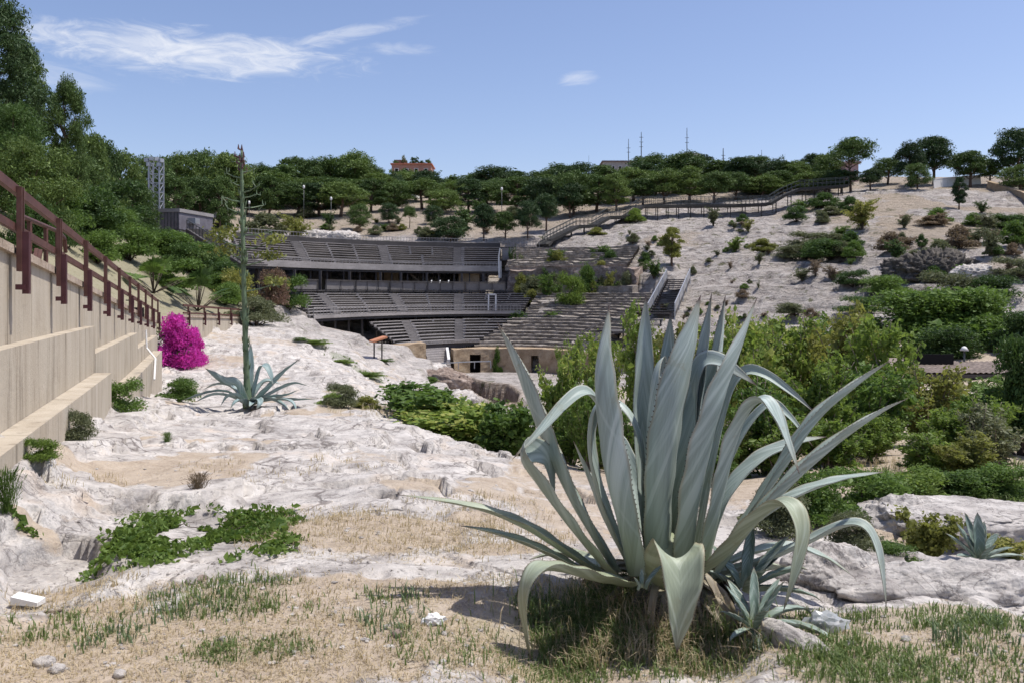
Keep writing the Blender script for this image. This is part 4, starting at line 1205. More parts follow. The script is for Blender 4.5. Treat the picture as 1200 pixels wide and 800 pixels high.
WT = [0, 0.12, 0.3, 0.48, 0.62, 0.74, 0.84, 0.92, 0.97, 1.0]
WVO = [0.80, 0.88, 1.0, 1.0, 0.84, 0.64, 0.43, 0.22, 0.085, 0.008]
WV = [0.92, 0.84, 0.90, 1.0, 0.96, 0.82, 0.60, 0.33, 0.12, 0.008]
def agave_leaf(pts, width, N0, cup=0.22, thick=0.10, n=56, m=13, twist=0.0, seed=0, teeth=True, wv=WV):
    """a fleshy leaf along a spine of points; N0 = the side that faces the plant's heart"""
    rg = np.random.default_rng(seed)
    C, L = catmull(pts, n)
    T = np.gradient(C, axis=0); T /= np.linalg.norm(T, axis=1)[:, None]
    N = np.asarray(N0, float)
    t = np.linspace(0, 1, n)
    w = width * np.interp(t, WT, wv)
    w *= 1 + 0.025 * np.sin(t * 19 + seed) + 0.015 * np.sin(t * 41 + seed * 2)
    V, al, ac = [], [], []
    s = np.linspace(-1, 1, m)
    wig = rg.normal(0, 0.04, 4)
    for i in range(n):
        N = N - T[i] * (N @ T[i]); N /= np.linalg.norm(N)
        S = np.cross(T[i], N)
        a = twist * t[i] + wig[0] * math.sin(t[i] * 5 + wig[1] * 40)
        S2 = S * math.cos(a) + N * math.sin(a); N2 = -S * math.sin(a) + N * math.cos(a)
        cu = cup * (0.8 + 0.5 * math.sin(t[i] * 3.1 + wig[2] * 20))
        edge = 0.03 * np.sin(t[i] * 37 + np.sign(s) * 2 + seed) * np.abs(s) ** 4
        h = w[i] * (cu * (np.abs(s) ** 1.7 - 0.45) + edge)
        th = w[i] * thick * (1.7 - 1.2 * t[i]) * (1 - s ** 2) + 0.0012
        top = C[i] + np.outer(s * w[i] / 2, S2) + np.outer(h, N2)
        bot = top - np.outer(th * 1.4, N2)
        V.append(np.vstack([top, bot[::-1]])); al += [t[i]] * (2 * m); ac += list(s) + list(s[::-1] + 2.5)
    K = 2 * m
    Q = [[i * K + j, i * K + (j + 1) % K, (i + 1) * K + (j + 1) % K, (i + 1) * K + j] for i in range(n - 1) for j in range(K)]
    V = np.concatenate(V); al = np.array(al); ac = np.array(ac)
    qm = [0] * len(Q); Tt = [[0, K - 1 - 0, 1]] if False else []
    tv, tt = [], []
    if teeth:
        for i in range(2, n - 2):
            for side, j in ((-1, 0), (1, m - 1)):
                a = V[i * K + j]; b = V[(i + 1) * K + j]
                out = a - V[i * K + m // 2]; out /= np.linalg.norm(out) + 1e-9
                ln = 0.032 * width * rg.uniform(0.5, 1.3) + 0.001
                mid = (a + b) / 2
                base = len(V) + len(tv)
                tv += [mid - (b - a) * 0.16, mid + (b - a) * 0.16, mid + out * ln + (b - a) * rg.uniform(-0.1, 0.35)]
                tt.append([base, base + 1, base + 2])
    if tv:
        V = np.vstack([V, np.array(tv)]); al = np.concatenate([al, np.full(len(tv), 0.5)]); ac = np.concatenate([ac, np.zeros(len(tv))])
    return V, np.array(Q), np.array(tt) if tt else None, al, ac

def leaf_object(name, parent, inv, data, mat):
    V, Q, T, al, ac = data
    me = np_mesh(name, V, Q, T, [mat, M['spine']], qm=np.zeros(len(Q), int), tm=np.ones(len(T), int) if T is not None else None, smooth=True, attrs={'along': al, 'across': ac})
    o = link(name, me, parent); o.matrix_parent_inverse = inv
    return o

# --- the big agave.  each leaf: kind, width in px, [(u, v, depth offset)], optional (cup, twist)
YB = 4.62
HERO = [
 ('a', 44, [(775,668,0),(774,600,-.08),(781,520,-.12),(793,450,-.12),(808,395,-.09),(821,346,-.04)], (.24, 0)),
 ('a', 42, [(800,668,-.05),(808,590,-.14),(822,520,-.19),(842,455,-.19),(864,405,-.15),(887,349,-.08)], (.26, -.25)),
 ('a', 31, [(795,655,.1),(812,570,.12),(828,490,.14),(840,420,.17),(850,346,.22)], (.3, .3)),
 ('a', 30, [(788,650,.1),(800,560,.08),(815,470,.1),(826,400,.13),(834,343,.18)], (.2, 0)),
 ('a', 30, [(764,655,.12),(757,580,.16),(754,500,.2),(755,420,.22),(757,345,.26)], (.3, .35)),
 ('a', 30, [(775,640,.2),(778,560,.27),(779,480,.3),(783,420,.32),(786,366,.34)], (.14, 0)),
 ('a', 34, [(772,655,.05),(764,570,.0),(764,500,-.02),(768,448,.0),(773,428,.10),(778,440,.24),(784,470,.34)], (.1, 0)),
 ('a', 36, [(745,668,-.1),(733,610,-.2),(720,550,-.25),(711,490,-.26),(706,425,-.23),(714,357,-.15)], (.38, .28)),
 ('a', 29, [(725,665,0),(700,628,-.03),(671,575,-.05),(641,505,-.04),(612,435,0),(583,378,.06)], (.42, .15)),
 ('a', 18, [(738,650,.12),(724,570,.1),(709,490,.06),(696,463,0),(681,458,-.06),(660,474,-.14),(632,505,-.24),(600,538,-.33)], (.22, 0)),
 ('a', 36, [(718,668,-.1),(694,640,-.2),(662,600,-.28),(635,563,-.31),(617,538,-.29),(622,526,-.20),(641,534,-.1),(647,562,-.04),(650,590,-.02)], (.1, 0)),
 ('a', 27, [(738,655,.1),(712,600,.14),(696,540,.13),(695,495,.12),(706,472,.12),(727,474,.08),(744,496,.04),(753,530,.02),(754,580,0)], (.14, 0)),
 ('a', 22, [(738,655,.16),(716,614,.18),(695,565,.19),(672,516,.22)], (.25, -.6)),
 ('o', 19, [(706,672,0),(664,644,-.05),(620,616,-.1),(570,596,-.12),(515,585,-.12),(466,579,-.1)], (.24, .2)),
 ('o', 18, [(708,680,-.05),(664,656,-.1),(618,635,-.15),(576,622,-.15),(538,615,-.15)], (.24, .2)),
 ('o', 36, [(738,680,-.22),(700,672,-.42),(664,663,-.56),(636,662,-.64),(618,680,-.68),(613,712,-.69),(617,745,-.68),(622,774,-.66)], (.10, 0)),
 ('o', 51, [(777,676,-.2),(782,660,-.36),(790,645,-.48),(796,650,-.60),(799,682,-.66),(797,722,-.67),(793,765,-.65)], (.30, 0)),
 ('o', 34, [(815,672,-.15),(848,645,-.28),(881,608,-.40),(908,587,-.48),(929,592,-.55),(939,622,-.60),(932,665,-.62),(918,716,-.62)], (.12, 0)),
 ('a', 19, [(832,672,0),(888,657,-.02),(942,634,-.05),(985,614,-.1),(1011,614,-.16),(1027,636,-.2),(1035,675,-.22),(1039,714,-.22)], (.2, 0)),
 ('a', 35, [(822,660,-.12),(838,590,-.17),(853,525,-.2),(872,480,-.23),(893,465,-.28),(910,485,-.33),(924,518,-.37),(937,555,-.39)], (.14, 0)),
 ('a', 30, [(800,650,.16),(808,550,.14),(812,460,.12),(821,424,.08),(841,420,.03),(866,436,-.03),(888,452,-.06)], (.14, 0)),
 ('a', 18, [(815,650,.2),(832,550,.24),(852,465,.24),(872,435,.2),(897,438,.14),(930,461,.09),(957,485,.05)], (.2, 0)),
 ('a', 25, [(832,668,0),(868,615,0),(911,550,0),(953,489,0),(1000,450,.03),(1043,422,.05)], (.32, .3)),
 ('a', 27, [(832,674,-.05),(880,610,-.1),(930,555,-.12),(985,510,-.1),(1030,482,-.08),(1064,466,-.05)], (.26, .25)),
 ('a', 26, [(824,656,.16),(848,585,.2),(884,540,.22),(926,519,.22),(969,511,.22)], (.16, 0)),
 ('a', 15, [(820,650,.3),(858,530,.36),(898,474,.34),(924,486,.3),(953,523,.25)], (.2, 0)),
 ('a', 22, [(836,660,.12),(880,612,.12),(928,580,.1),(980,561,.1),(1037,552,.1)], (.18, 0)),
 ('a', 17, [(834,668,.15),(880,646,.18),(925,638,.18),(968,652,.16),(1002,676,.14)], (.18, 0)),
 ('o', 26, [(725,678,.1),(690,655,.18),(655,646,.24),(620,655,.28)], (.2, 0)),
 ('o', 30, [(828,680,0),(870,668,.1),(905,662,.2),(945,672,.28)], (.2, 0)),
 ('a', 24, [(780,650,.25),(786,575,.36),(800,510,.48),(825,480,.62),(850,500,.72)], (.2, 0)),
 ('a', 24, [(765,650,.25),(748,580,.38),(730,520,.5),(716,500,.62)], (.2, 0)),
]
bc = P(777, 676, YB)
hero = empty('agave', tuple(bc), 'huge blue-green agave with long spiny leaves filling the right of the foreground', 'agave')
inv = Matrix.Translation(-Vector(hero.location))
for k, (kind, wpx, pts, (cup, tw)) in enumerate(HERO):
    pp = [P(u, v, YB + d) for u, v, d in pts]
    e = pp[len(pp) // 2] - (bc + [0, 0, 0.1]); e = e / np.linalg.norm(e)
    out = np.array([e[0], e[1], 0]); no = np.linalg.norm(out)
    T0 = pp[1] - pp[0]; T0 /= np.linalg.norm(T0)
    N0 = np.array([0, 0, 1.0]) * 0.35 - out / (no + 1e-6) * (0.9 if T0[2] > 0.5 else 0.2)
    w = wpx / F * (YB - 0.1) * 0.98
    leaf_object('leaf', hero, inv, agave_leaf(pp, w, N0, cup, 0.085, seed=k, twist=tw, wv=WVO if kind == 'o' else WV), M['agaveold' if kind == 'o' else 'agave'])
m = MB(); m.tube([bc + [0, 0, -.25], bc + [0, 0, -.05], bc + [0, 0, .09], bc + [0.01, 0, .24]], [.17, .20, .15, .05], 14)
o = m.build('stem', M['agaveold'], hero, True); o.matrix_parent_inverse = inv
# withered leaves hanging in a skirt under the rosette
dk_ = np.random.default_rng(8)
for k in range(30):
    a = k * 2.4 + dk_.uniform(-.4, .4)
    if 20 < math.degrees(a) % 360 < 160 and k % 2: a = -a
    r0 = dk_.uniform(.08, .15); d = np.array([math.cos(a), math.sin(a), 0])
    L = dk_.uniform(.26, .52); p0 = bc + d * r0 + [0, 0, dk_.uniform(-.05, .04)]
    p1 = p0 + d * L * .35 + [0, 0, dk_.uniform(-.02, .06)]; p2 = p0 + d * L * .62 - [0, 0, dk_.uniform(.08, .14)]; p3 = p0 + d * L * .72 - [0, 0, dk_.uniform(.22, .34)]
    leaf_object('withered_leaf', hero, inv, agave_leaf([p0, p1, p2, p3], dk_.uniform(.05, .10), np.array([0, 0, 1.0]) - d * .3, dk_.uniform(.1, .45), .05, n=22, m=7, seed=400 + k, twist=dk_.uniform(-1.2, 1.2), teeth=False), M['deadagave' if k % 3 else 'deaddark'])

def rosette(name, label, loc, leaves, mat, seed, wscale=1.0, group=None, cat='agave'):
    """leaves: (azimuth deg, elevation deg, length, width, droop)"""
    r = empty(name, tuple(loc), label, cat, group)
    for k, (azd, eld, L, w, droop) in enumerate(leaves):
        a, e = math.radians(azd), math.radians(eld)
        d = np.array([math.cos(a) * math.cos(e), math.sin(a) * math.cos(e), math.sin(e)])
        out = np.array([math.cos(a), math.sin(a), 0])
        p = [np.zeros(3) + out * 0.02, d * L * .3 + [0, 0, .0], d * L * .62 - [0, 0, droop * L * .18], d * L * .88 + out * droop * L * .06 - [0, 0, droop * L * .5], d * L + out * droop * .1 * L - [0, 0, droop * L * .85]]
        N0 = np.array([0, 0, 1.0]) * math.cos(e) - out * math.sin(e)
        leaf_object('leaf', r, Matrix.Identity(4), agave_leaf(p, w * wscale, N0, .26, .09, n=30, m=9, seed=seed + k, twist=RNG.uniform(-.3, .3), teeth=w > .03), mat)
    return r
def hs(u, v, y): 
    p = P(u, v, y); return p
rosette('young_agave', 'dark young agave offset with striped leaves sprawling under the right side of the huge agave', P(884, 735, 4.2),
 [(-60,8,.34,.05,.5),(-20,20,.40,.055,.6),(15,30,.36,.055,.5),(-100,-5,.22,.045,.4),(-140,10,.20,.04,.3),(40,48,.34,.05,.2),(75,60,.32,.05,.1),(-35,-8,.40,.05,.35),(0,-2,.42,.05,.5),(110,40,.3,.05,.1),(150,55,.26,.045,.1),(-80,50,.22,.045,.2),(-10,62,.3,.05,.1),(-170,35,.22,.04,.2)], M['agavepup'], 100)
rosette('young_agave', 'dark young agave offset with upright leaves tucked behind the sprawling one', P(872, 690, 4.5),
 [(30,35,.42,.07,.2),(10,50,.40,.07,.1),(60,60,.36,.065,.05),(-20,35,.38,.065,.25),(140,50,.3,.06,.1),(-70,45,.28,.06,.15),(-30,15,.4,.06,.3),(170,30,.26,.05,.2)], M['agavepup'], 130)
o = rosette('young_agave', 'tiny pale agave shoot in the grass just left of the hanging front leaf', P(752, 690, 4.05), [(28,42,.17,.03,.1),(200,60,.08,.02,.1),(80,70,.1,.022,.0)], M['agavepup'], 140)
g_ = P(1148, 655, 5.2)
o = rosette('young_agave', 'small grey-green agave growing on the rock ledge at the right edge', (g_[0], g_[1], g_[2]),
 [(105,66,.34,.07,.02),(75,80,.33,.10,.0),(150,60,.30,.07,.05),(168,42,.30,.055,.1),(20,48,.28,.07,.15),(2,12,.34,.045,.2),(-70,50,.22,.06,.1),(50,60,.3,.07,.05),(190,20,.2,.05,.2),(-20,35,.26,.06,.2)], M['agavepup'], 160, .85)
o.scale = (.85, .85, .85)

# --- the flowering agave further back
b2 = hit(291, 478, 12)
y2 = b2[1]
fa = empty('flowering_agave', tuple(b2), 'agave with a very tall bare flower stalk on the pale rock, left of centre', 'agave')
inv = Matrix.Translation(-Vector(fa.location))
FL = [
 (13, [(289,477,0),(283,458,-.1),(277,448,-.15),(262,446,-.1),(240,431,0)], .25), (9, [(286,472,0),(268,458,-.2),(245,458,-.3),(213,469,-.4)], .2), (8, [(286,474,-.1),(270,463,-.3),(250,461,-.4),(228,471,-.5)], .2),
 (11, [(293,470,.2),(292,440,.25),(293,420,.28),(294,402,.3)], .2), (9, [(297,470,.15),(300,445,.2),(305,429,.2),(312,428,.1),(318,440,0),(320,452,-.05)], .15),
 (11, [(300,472,.1),(315,452,.1),(333,434,.1),(353,419,.1)], .28), (9, [(298,474,0),(318,464,0),(335,462,0),(351,456,0)], .2), (9, [(298,472,-.1),(320,466,-.2),(345,467,-.25),(371,467,-.3)], .2),
 (9, [(298,474,-.2),(318,467,-.5),(338,468,-.7),(346,476,-.75),(346,488,-.75)], .15), (10, [(292,478,-.2),(300,466,-.6),(305,470,-.9),(300,480,-1.0)], .2), (10, [(290,478,-.2),(284,468,-.6),(276,470,-.8),(270,478,-.9)], .2),
 (10, [(296,476,-.2),(315,466,-.4),(330,472,-.6),(340,482,-.7)], .2), (9, [(288,474,.1),(272,452,.3),(255,449,.4),(238,456,.5)], .2), (9, [(294,470,.3),(305,450,.5),(315,445,.6),(330,450,.7)], .2),
 (9, [(290,476,-.1),(278,462,-.3),(266,464,-.4),(258,476,-.5)], .2), (10, [(297,474,.1),(325,455,.4),(345,448,.5),(362,452,.6)], .2), (8, [(293,478,-.2),(296,470,-.7),(292,476,-1.1)], .2),
]
for k, (wpx, pts, cup) in enumerate(FL):
    pp = [P(u, v, y2 + d * .8) for u, v, d in pts]
    pp[0] = b2 + (pp[0] - b2) * .5 + [0, 0, .05]
    e = pp[len(pp) // 2] - b2; out = np.array([e[0], e[1] - .2, 0]); out /= np.linalg.norm(out) + 1e-6
    leaf_object('leaf', fa, inv, agave_leaf(pp, wpx / F * y2, np.array([0, 0, .6]) - out * .6, cup, .09, n=30, m=9, seed=200 + k, teeth=False), M['agavefar'])
tp = [P(u, v, y2) for u, v in ((290,478),(289,440),(287,380),(285.5,320),(284.5,270),(283.5,225),(283,176))]
m = MB(); C, L = catmull(tp, 60); C[0] = b2
m.tube(C, np.interp(np.linspace(0, 1, 60), [0, .12, .6, .85, 1], [.11, .06, .046, .036, .02]), 12)
sr = np.random.default_rng(5)
for k in range(70):
    i = sr.integers(1, 52); a = sr.uniform(0, 6.28); r = .055
    p = C[i] + [r * math.cos(a), r * math.sin(a), 0]
    m.tube([p, p + np.array([.02 * math.cos(a), .02 * math.sin(a), .07]), p + np.array([.035 * math.cos(a), .035 * math.sin(a), .14])], [.022, .013, .002], 4)
o = m.build('flower_stalk', M['stalk'], fa, True); o.matrix_parent_inverse = inv; stalk = o
def stalk_pt(v): 
    z = EYE + (HZ - v) / F * y2; return np.array([np.interp(z, C[:, 2], C[:, 0]), y2, z])
UMB = [(338,36,318,.0,1),(322,-4,-10,.3,0),(308,34,330,-.2,1),(300,-22,-8,.2,1),(290,36,300,-.3,1),(286,-24,-10,-.2,1),(276,-26,-6,.3,1),(272,30,-10,.2,0),
       (246,-14,-8,-.2,0),(240,20,-3,.3,0),(233,-20,0,-.2,0),(228,16,-6,.1,0),(222,20,-4,-.2,0),(214,-14,-10,.2,0),(205,-16,-12,-.1,0),(198,14,-6,.1,0),(190,-8,-10,.1,0)]
for (v, du, _, dy, big) in UMB:
    p0 = stalk_pt(v + 4); tip = p0 + np.array([du / F * y2, dy, (9 if big else 5) / F * y2])
    mid = (p0 + tip) / 2 + [0, 0, -.02]
    m = MB(); m.tube([p0, mid, tip], [.018, .014, .009], 5)
    for j in range(9 if big else 3):
        q = tip + sr.normal(0, .05, 3); m.tube([tip, q, q + [0, 0, .07]], [.007, .012, .004], 4)
    b_ = m.build('branch', M['stalk'], stalk); 
    if big:
        n = 110; cen = tip + np.array([0, 0, .05]) + sr.normal(0, 1, (n, 3)) * [.15, .13, .055]
        V, Q = [], []
        for c in cen:
            d = sr.normal(0, 1, 3); d /= np.linalg.norm(d); s = np.cross(d, sr.normal(0, 1, 3)); s /= np.linalg.norm(s)
            k = len(V); V += [c - d * .055, c + s * .025, c + d * .055, c - s * .025]; Q.append([k, k + 1, k + 2, k + 3])
        link('flower_cluster', np_mesh('flower_cluster', V, Q, None, [LM['yellow']]), b_)
m = MB()
for k in range(16):
    p = stalk_pt(sr.uniform(176, 205)); q = p + sr.normal(0, .05, 3); q[2] = p[2] + .06
    m.tube([p, q, q + [0, 0, .09]], [.014, .024, .006], 5)
m.build('bud_cluster', simple_mat('dark_purple_buds', (.10, .055, .06), .7), stalk)
# ------------------------------------------------------------------ foliage
FR = np.random.default_rng(23)
def unit(v): return v / (np.linalg.norm(v, axis=-1, keepdims=True) + 1e-9)
def leaf_quads(cen, size, aspect, rg, up=0.0, jit=0.45, dirs=None):
    n = len(cen)
    d = unit(rg.normal(0, 1, (n, 3)) + np.array([0, 0, up])) if dirs is None else unit(dirs + rg.normal(0, .35, (n, 3)))
    s = unit(np.cross(d, rg.normal(0, 1, (n, 3))))
    l = (size * np.exp(rg.normal(0, jit, n)))[:, None]
    w = l * aspect
    nr = np.cross(d, s)
    V = np.stack([cen - d * l, cen + s * w + nr * l * .12, cen + d * l, cen - s * w + nr * l * .12], 1).reshape(-1, 3)
    return V, np.arange(4 * n).reshape(n, 4)
def clumps(cs, rs, n, rg, flat=0.7, shell=0.55):
    """points spread through a set of flattened clumps, thicker towards their skins"""
    cs = np.asarray(cs, float); rs = np.asarray(rs, float)
    w = rs ** 2.2; k = rg.choice(len(cs), n, p=w / w.sum())
    d = unit(rg.normal(0, 1, (n, 3)))
    d[:, 2] = np.where(d[:, 2] < -0.35, -d[:, 2], d[:, 2])
    r = rg.uniform(0, 1, n) ** shell
    r *= 1 + .35 * (fbm(d[:, 0] * 3 + k * 7.1, d[:, 1] * 3 + d[:, 2] * 2, .9, 2, 3))
    return cs[k] + d * (r * rs[k])[:, None] * np.array([1, 1, flat])

def pine_proto(seed, kind, n=4200, leaf=0.024, aspect=0.42):
    """crown and trunk meshes of a pine one unit tall"""
    rg = np.random.default_rng(seed)
    cs, rs = [], []
    if kind == 'umbrella': zlo, zhi, R, nc = .60, .90, .46, 15
    elif kind == 'round': zlo, zhi, R, nc = .36, .88, .40, 20
    elif kind == 'tall': zlo, zhi, R, nc = .25, .92, .28, 20
    elif kind == 'puffy': zlo, zhi, R, nc = .22, .92, .42, 44
    else: zlo, zhi, R, nc = .18, .85, .42, 24
    for i in range(nc):
        h = i / (nc - 1)
        z = zlo + (zhi - zlo) * h
        if kind == 'umbrella': rr = R * math.sqrt(max(0.02, 1 - (h * .92) ** 2))
        elif kind == 'tall': rr = R * math.sin(math.pi * (.22 + .70 * h)) ** .8
        else: rr = R * math.sqrt(max(.04, 1 - ((h - .42) / .64) ** 2))
        a = i * 2.4 + rg.uniform(-.5, .5); q = rr * rg.uniform(.35, .85)
        cs.append((q * math.cos(a), q * math.sin(a), z + rg.uniform(-.04, .04))); rs.append(R * (rg.uniform(.20, .36) if kind == 'puffy' else rg.uniform(.34, .54)))
    cs.append((0, 0, zhi)); rs.append(R * .38)
    P_ = clumps(cs, rs, n, rg, .80)
    V, Q = leaf_quads(P_, leaf, aspect, rg, .5)
    m = MB()
    lean = rg.uniform(-.08, .08, 2)
    sp = [np.array([lean[0] * t * math.sin(t * 3), lean[1] * t, (zhi - .05) * t - (.03 if t == 0 else 0)]) for t in np.linspace(0, 1, 7)]
    m.tube(sp, np.linspace(.030, .008, 7), 7)
    for i in rg.permutation(len(cs))[:12]:
        c = np.array(cs[i]); zz = max(.22, c[2] - rg.uniform(.12, .26)); t = min(1, zz / (zhi - .05))
        st = np.array([lean[0] * t * math.sin(t * 3), lean[1] * t, zz])
        m.tube([st, (st + c) / 2 + [0, 0, -.02], c], [.012, .008, .003], 5)
    return V, Q, m
PP = {}
for i, (kd, n, lf, asp) in enumerate([('umbrella', 13000, .0135, .42), ('umbrella', 13000, .0135, .42), ('round', 16000, .0135, .42), ('round', 16000, .0135, .42), ('tall', 13000, .0135, .42), ('bushy', 16000, .0135, .42), ('puffy', 46000, .0085, .34), ('bushy', 42000, .0088, .42), ('puffy', 17000, .0128, .42), ('puffy', 17000, .0128, .42), ('round', 16000, .0135, .42), ('bushy', 16000, .0135, .42)]):
    V, Q, m = pine_proto(300 + i, kd, n, lf, asp)
    PP[i] = {'geo': (V, Q), 'trunk': m.mesh('trunk', M['bark'], True), 'm': {}}
def pine_mesh(i, mat):
    d = PP[i]
    if mat not in d['m']: d['m'][mat] = np_mesh('crown', *d['geo'], None, [LM[mat]])
    return d['m'][mat]
def pine(u, vtop, y, wpx, kind, mat, label, group=None, name='pine_tree', cat='pine tree', vbase=None):
    if group:       # no two of a row alike
        vtop += RNG.normal(0, 3.2) - 1.0; wpx *= RNG.uniform(.85, 1.3); y += RNG.uniform(-3, 3); u += RNG.uniform(-4, 4)
        kind = {0: [0, 2, 8, 9][RNG.integers(4)], 1: [1, 3, 9][RNG.integers(3)], 2: [2, 8, 10][RNG.integers(3)], 3: [3, 9, 10][RNG.integers(3)], 5: [5, 8, 11][RNG.integers(3)]}.get(kind, kind)
        if RNG.uniform() < .25: mat = {'pine': 'pinelight', 'pinelight': 'pine', 'pinedark': 'pine'}.get(mat, mat)
    x = (u - 600) / F * y; gz = Hs(x, y) - .1
    if vbase is not None:
        p = hit(u, vbase, 30); x, y, gz = p[0], p[1], p[2] - .1
    h = EYE + (HZ - vtop) / F * y - gz
    wm = wpx / F * y * (1.28 if group else 1.0)
    r = empty(name, (x, y, gz), label, cat, group, RNG.uniform(0, 6.28))
    w = wm / (.98 if kind in (0, 1) else .88 if kind in (2, 3, 6, 8, 9, 10) else .64 if kind == 4 else .9)
    r.scale = (w, w, h)
    link('trunk', PP[kind]['trunk'], r); link('crown', pine_mesh(kind, mat), r)
    return r

# pines named one by one
big = []
for (u, vt, y, w, k, mt, lab) in [
 (997,163,118,54,0,'pine','flat-topped umbrella pine standing clear of the skyline at the upper right'),
 (1068,168,116,40,2,'pinedark','dark round pine on the skyline, left of the pair above the white fence'),
 (1094,159,119,58,3,'pinedark','broad dark pine on the skyline directly above the white fence'),
 (1137,176,115,56,3,'pine','mid-green bushy pine behind the right end of the white fence'),
 (1190,152,114,62,2,'pinedark','tall dark pine at the right edge of the skyline'),
 (1195,192,108,50,5,'pinelight','light green tree below the tall dark pine at the right edge'),
 (1040,186,124,44,2,'pine','low round pine filling the skyline gap right of the umbrella pine'),
 (1075,190,112,34,5,'pine','short dense pine in front of the dark pair, left of the white fence'),
 (1020,198,116,34,3,'pinedark','short dark pine just right of the foot of the umbrella pine'),
 (1160,186,116,40,3,'pinelight','yellowish pine between the white fence and the right-edge pines'),
 (1124,207,96,22,4,'pinedark','small dark lone tree on the bare slope below the white fence'),
 (78,96,41,66,6,'pine','rounded pine lobe leaning out at the far left above the railing'),
 (-8,0,37,150,6,'pinedark','huge dark pine towering at the left edge of the picture'),
 (30,55,40,74,6,'pine','tall pine between the huge left-edge one and the rounded lobe beside it'),
 (38,166,33,104,7,'pinelight','bushy lighter tree at the foot of the big pines on the left'),
 (12,120,35,90,7,'dark','dark leafy tree behind the top of the sloping railing at the left edge'),
]:
    pine(u, vt, y, w, k, mt, lab)

SKY = [(108,152,72,44,3),(92,176,66,50,5),(128,170,78,40,2),(146,186,84,44,3),(160,206,80,40,5),(172,184,98,40,2),(122,205,70,44,5),(150,222,76,36,5),
 (190,186,106,38,3),(212,180,112,40,2),(236,177,118,46,2),(262,181,118,44,3),(204,208,98,40,3),(232,208,104,44,2),(256,212,106,40,3)]
for i, (u, vt, y, w, k) in enumerate(SKY):
    pine(u, vt, y, w, k, 'pinelight' if i % 2 else 'pine', 'light green pine in the dense stand between the big left pines and the lighting tower' if u < 178 else 'pine in the dense row behind the lighting tower and the stilted cabin', 'pines left of the lighting tower' if u < 178 else 'pines behind the cabin')
SK2 = [(288,198,134,36,3),(306,194,140,46,0),(330,192,146,40,2),(345,185,150,40,3),(366,188,150,40,2),(388,182,152,46,2),(412,184,150,46,3),(436,192,156,36,2),(322,208,134,46,1),(354,208,136,50,0),(384,210,138,46,1),(414,212,140,48,0),(446,204,150,40,3),(300,214,130,34,1)]
for i, (u, vt, y, w, k) in enumerate(SK2):
    pine(u, vt, y, w, k, 'pine' if i % 3 else 'pinelight', 'pine in the skyline row between the tall flower stalk and the orange building', 'pines left of the orange building')
SK3 = [(458,206,160,34,1),(480,204,166,40,2),(502,206,166,36,3),(526,203,168,34,2),(546,206,170,30,3),(560,202,168,36,3),(580,197,168,42,2),(606,199,168,40,3),(632,197,166,42,2),(656,194,162,44,3),(678,192,158,44,2),(470,216,148,44,0),(500,216,150,42,1),(530,214,152,44,0),(556,214,154,40,1),(584,212,150,42,0),(610,214,150,40,1),(640,210,146,46,3),(664,208,144,44,2),(690,204,144,44,3)]
for i, (u, vt, y, w, k) in enumerate(SK3):
    pine(u, vt, y, w, k, 'pine' if i % 2 else 'pinedark', 'dark pine in the skyline row between the orange building and the flat grey block', 'pines right of the orange building')
SK4 = [(706,196,146,40,2),(730,198,146,40,3),(752,190,142,42,2),(764,184,146,38,2),(784,188,142,42,3),(806,184,142,44,2),(822,180,146,40,3),(846,186,140,44,2),(868,190,138,38,3),(886,188,138,40,2),(908,190,136,40,3),(930,187,134,38,2),(948,182,134,36,0),(968,186,128,34,2),(720,212,134,44,3),(746,208,132,40,1),(770,206,134,40,0),(796,206,132,44,1),(824,204,132,44,0),(852,206,130,46,1),(886,204,128,40,5),(912,206,128,34,5),(940,204,126,36,2),(964,202,122,34,5),(982,200,120,30,3)]
for i, (u, vt, y, w, k) in enumerate(SK4):
    pine(u, vt, y, w, k, 'pine' if i % 2 else 'pinedark', 'pine in the dark skyline row between the flat grey block and the umbrella pine', 'pines above the hill walkway')
SK5 = [(292,208,126,46,5),(318,214,124,44,3),(346,212,126,48,0),(372,216,124,42,5),(400,214,126,48,2),(432,212,130,46,0),(462,216,132,42,5),(492,214,134,48,1),(520,218,132,42,5),(548,214,134,46,3),(574,216,134,42,2),(604,212,132,46,5),(640,206,128,50,3),(672,202,124,48,5),(700,200,122,50,3)]
for i, (u, vt, y, w, k) in enumerate(SK5):
    pine(u, vt, y, w, k, 'pine' if i % 3 else 'pinedark', 'pine in the front row of park trees above the bare bank behind the topmost tier', 'front row of park pines')
SK6 = [(724,206,120,38,5),(752,204,121,40,3),(780,202,121,38,2),(808,200,122,42,5),(836,200,122,38,3),(864,202,122,38,2),(890,204,122,36,5),(916,206,121,36,3),(944,202,120,36,5),(968,204,119,34,2)]
for i, (u, vt, y, w, k) in enumerate(SK6):
    pine(u, vt, y, w, k, 'pine' if i % 3 else 'pinelight', 'pine in the front row right behind the hill walkway', 'front row behind the hill walkway')
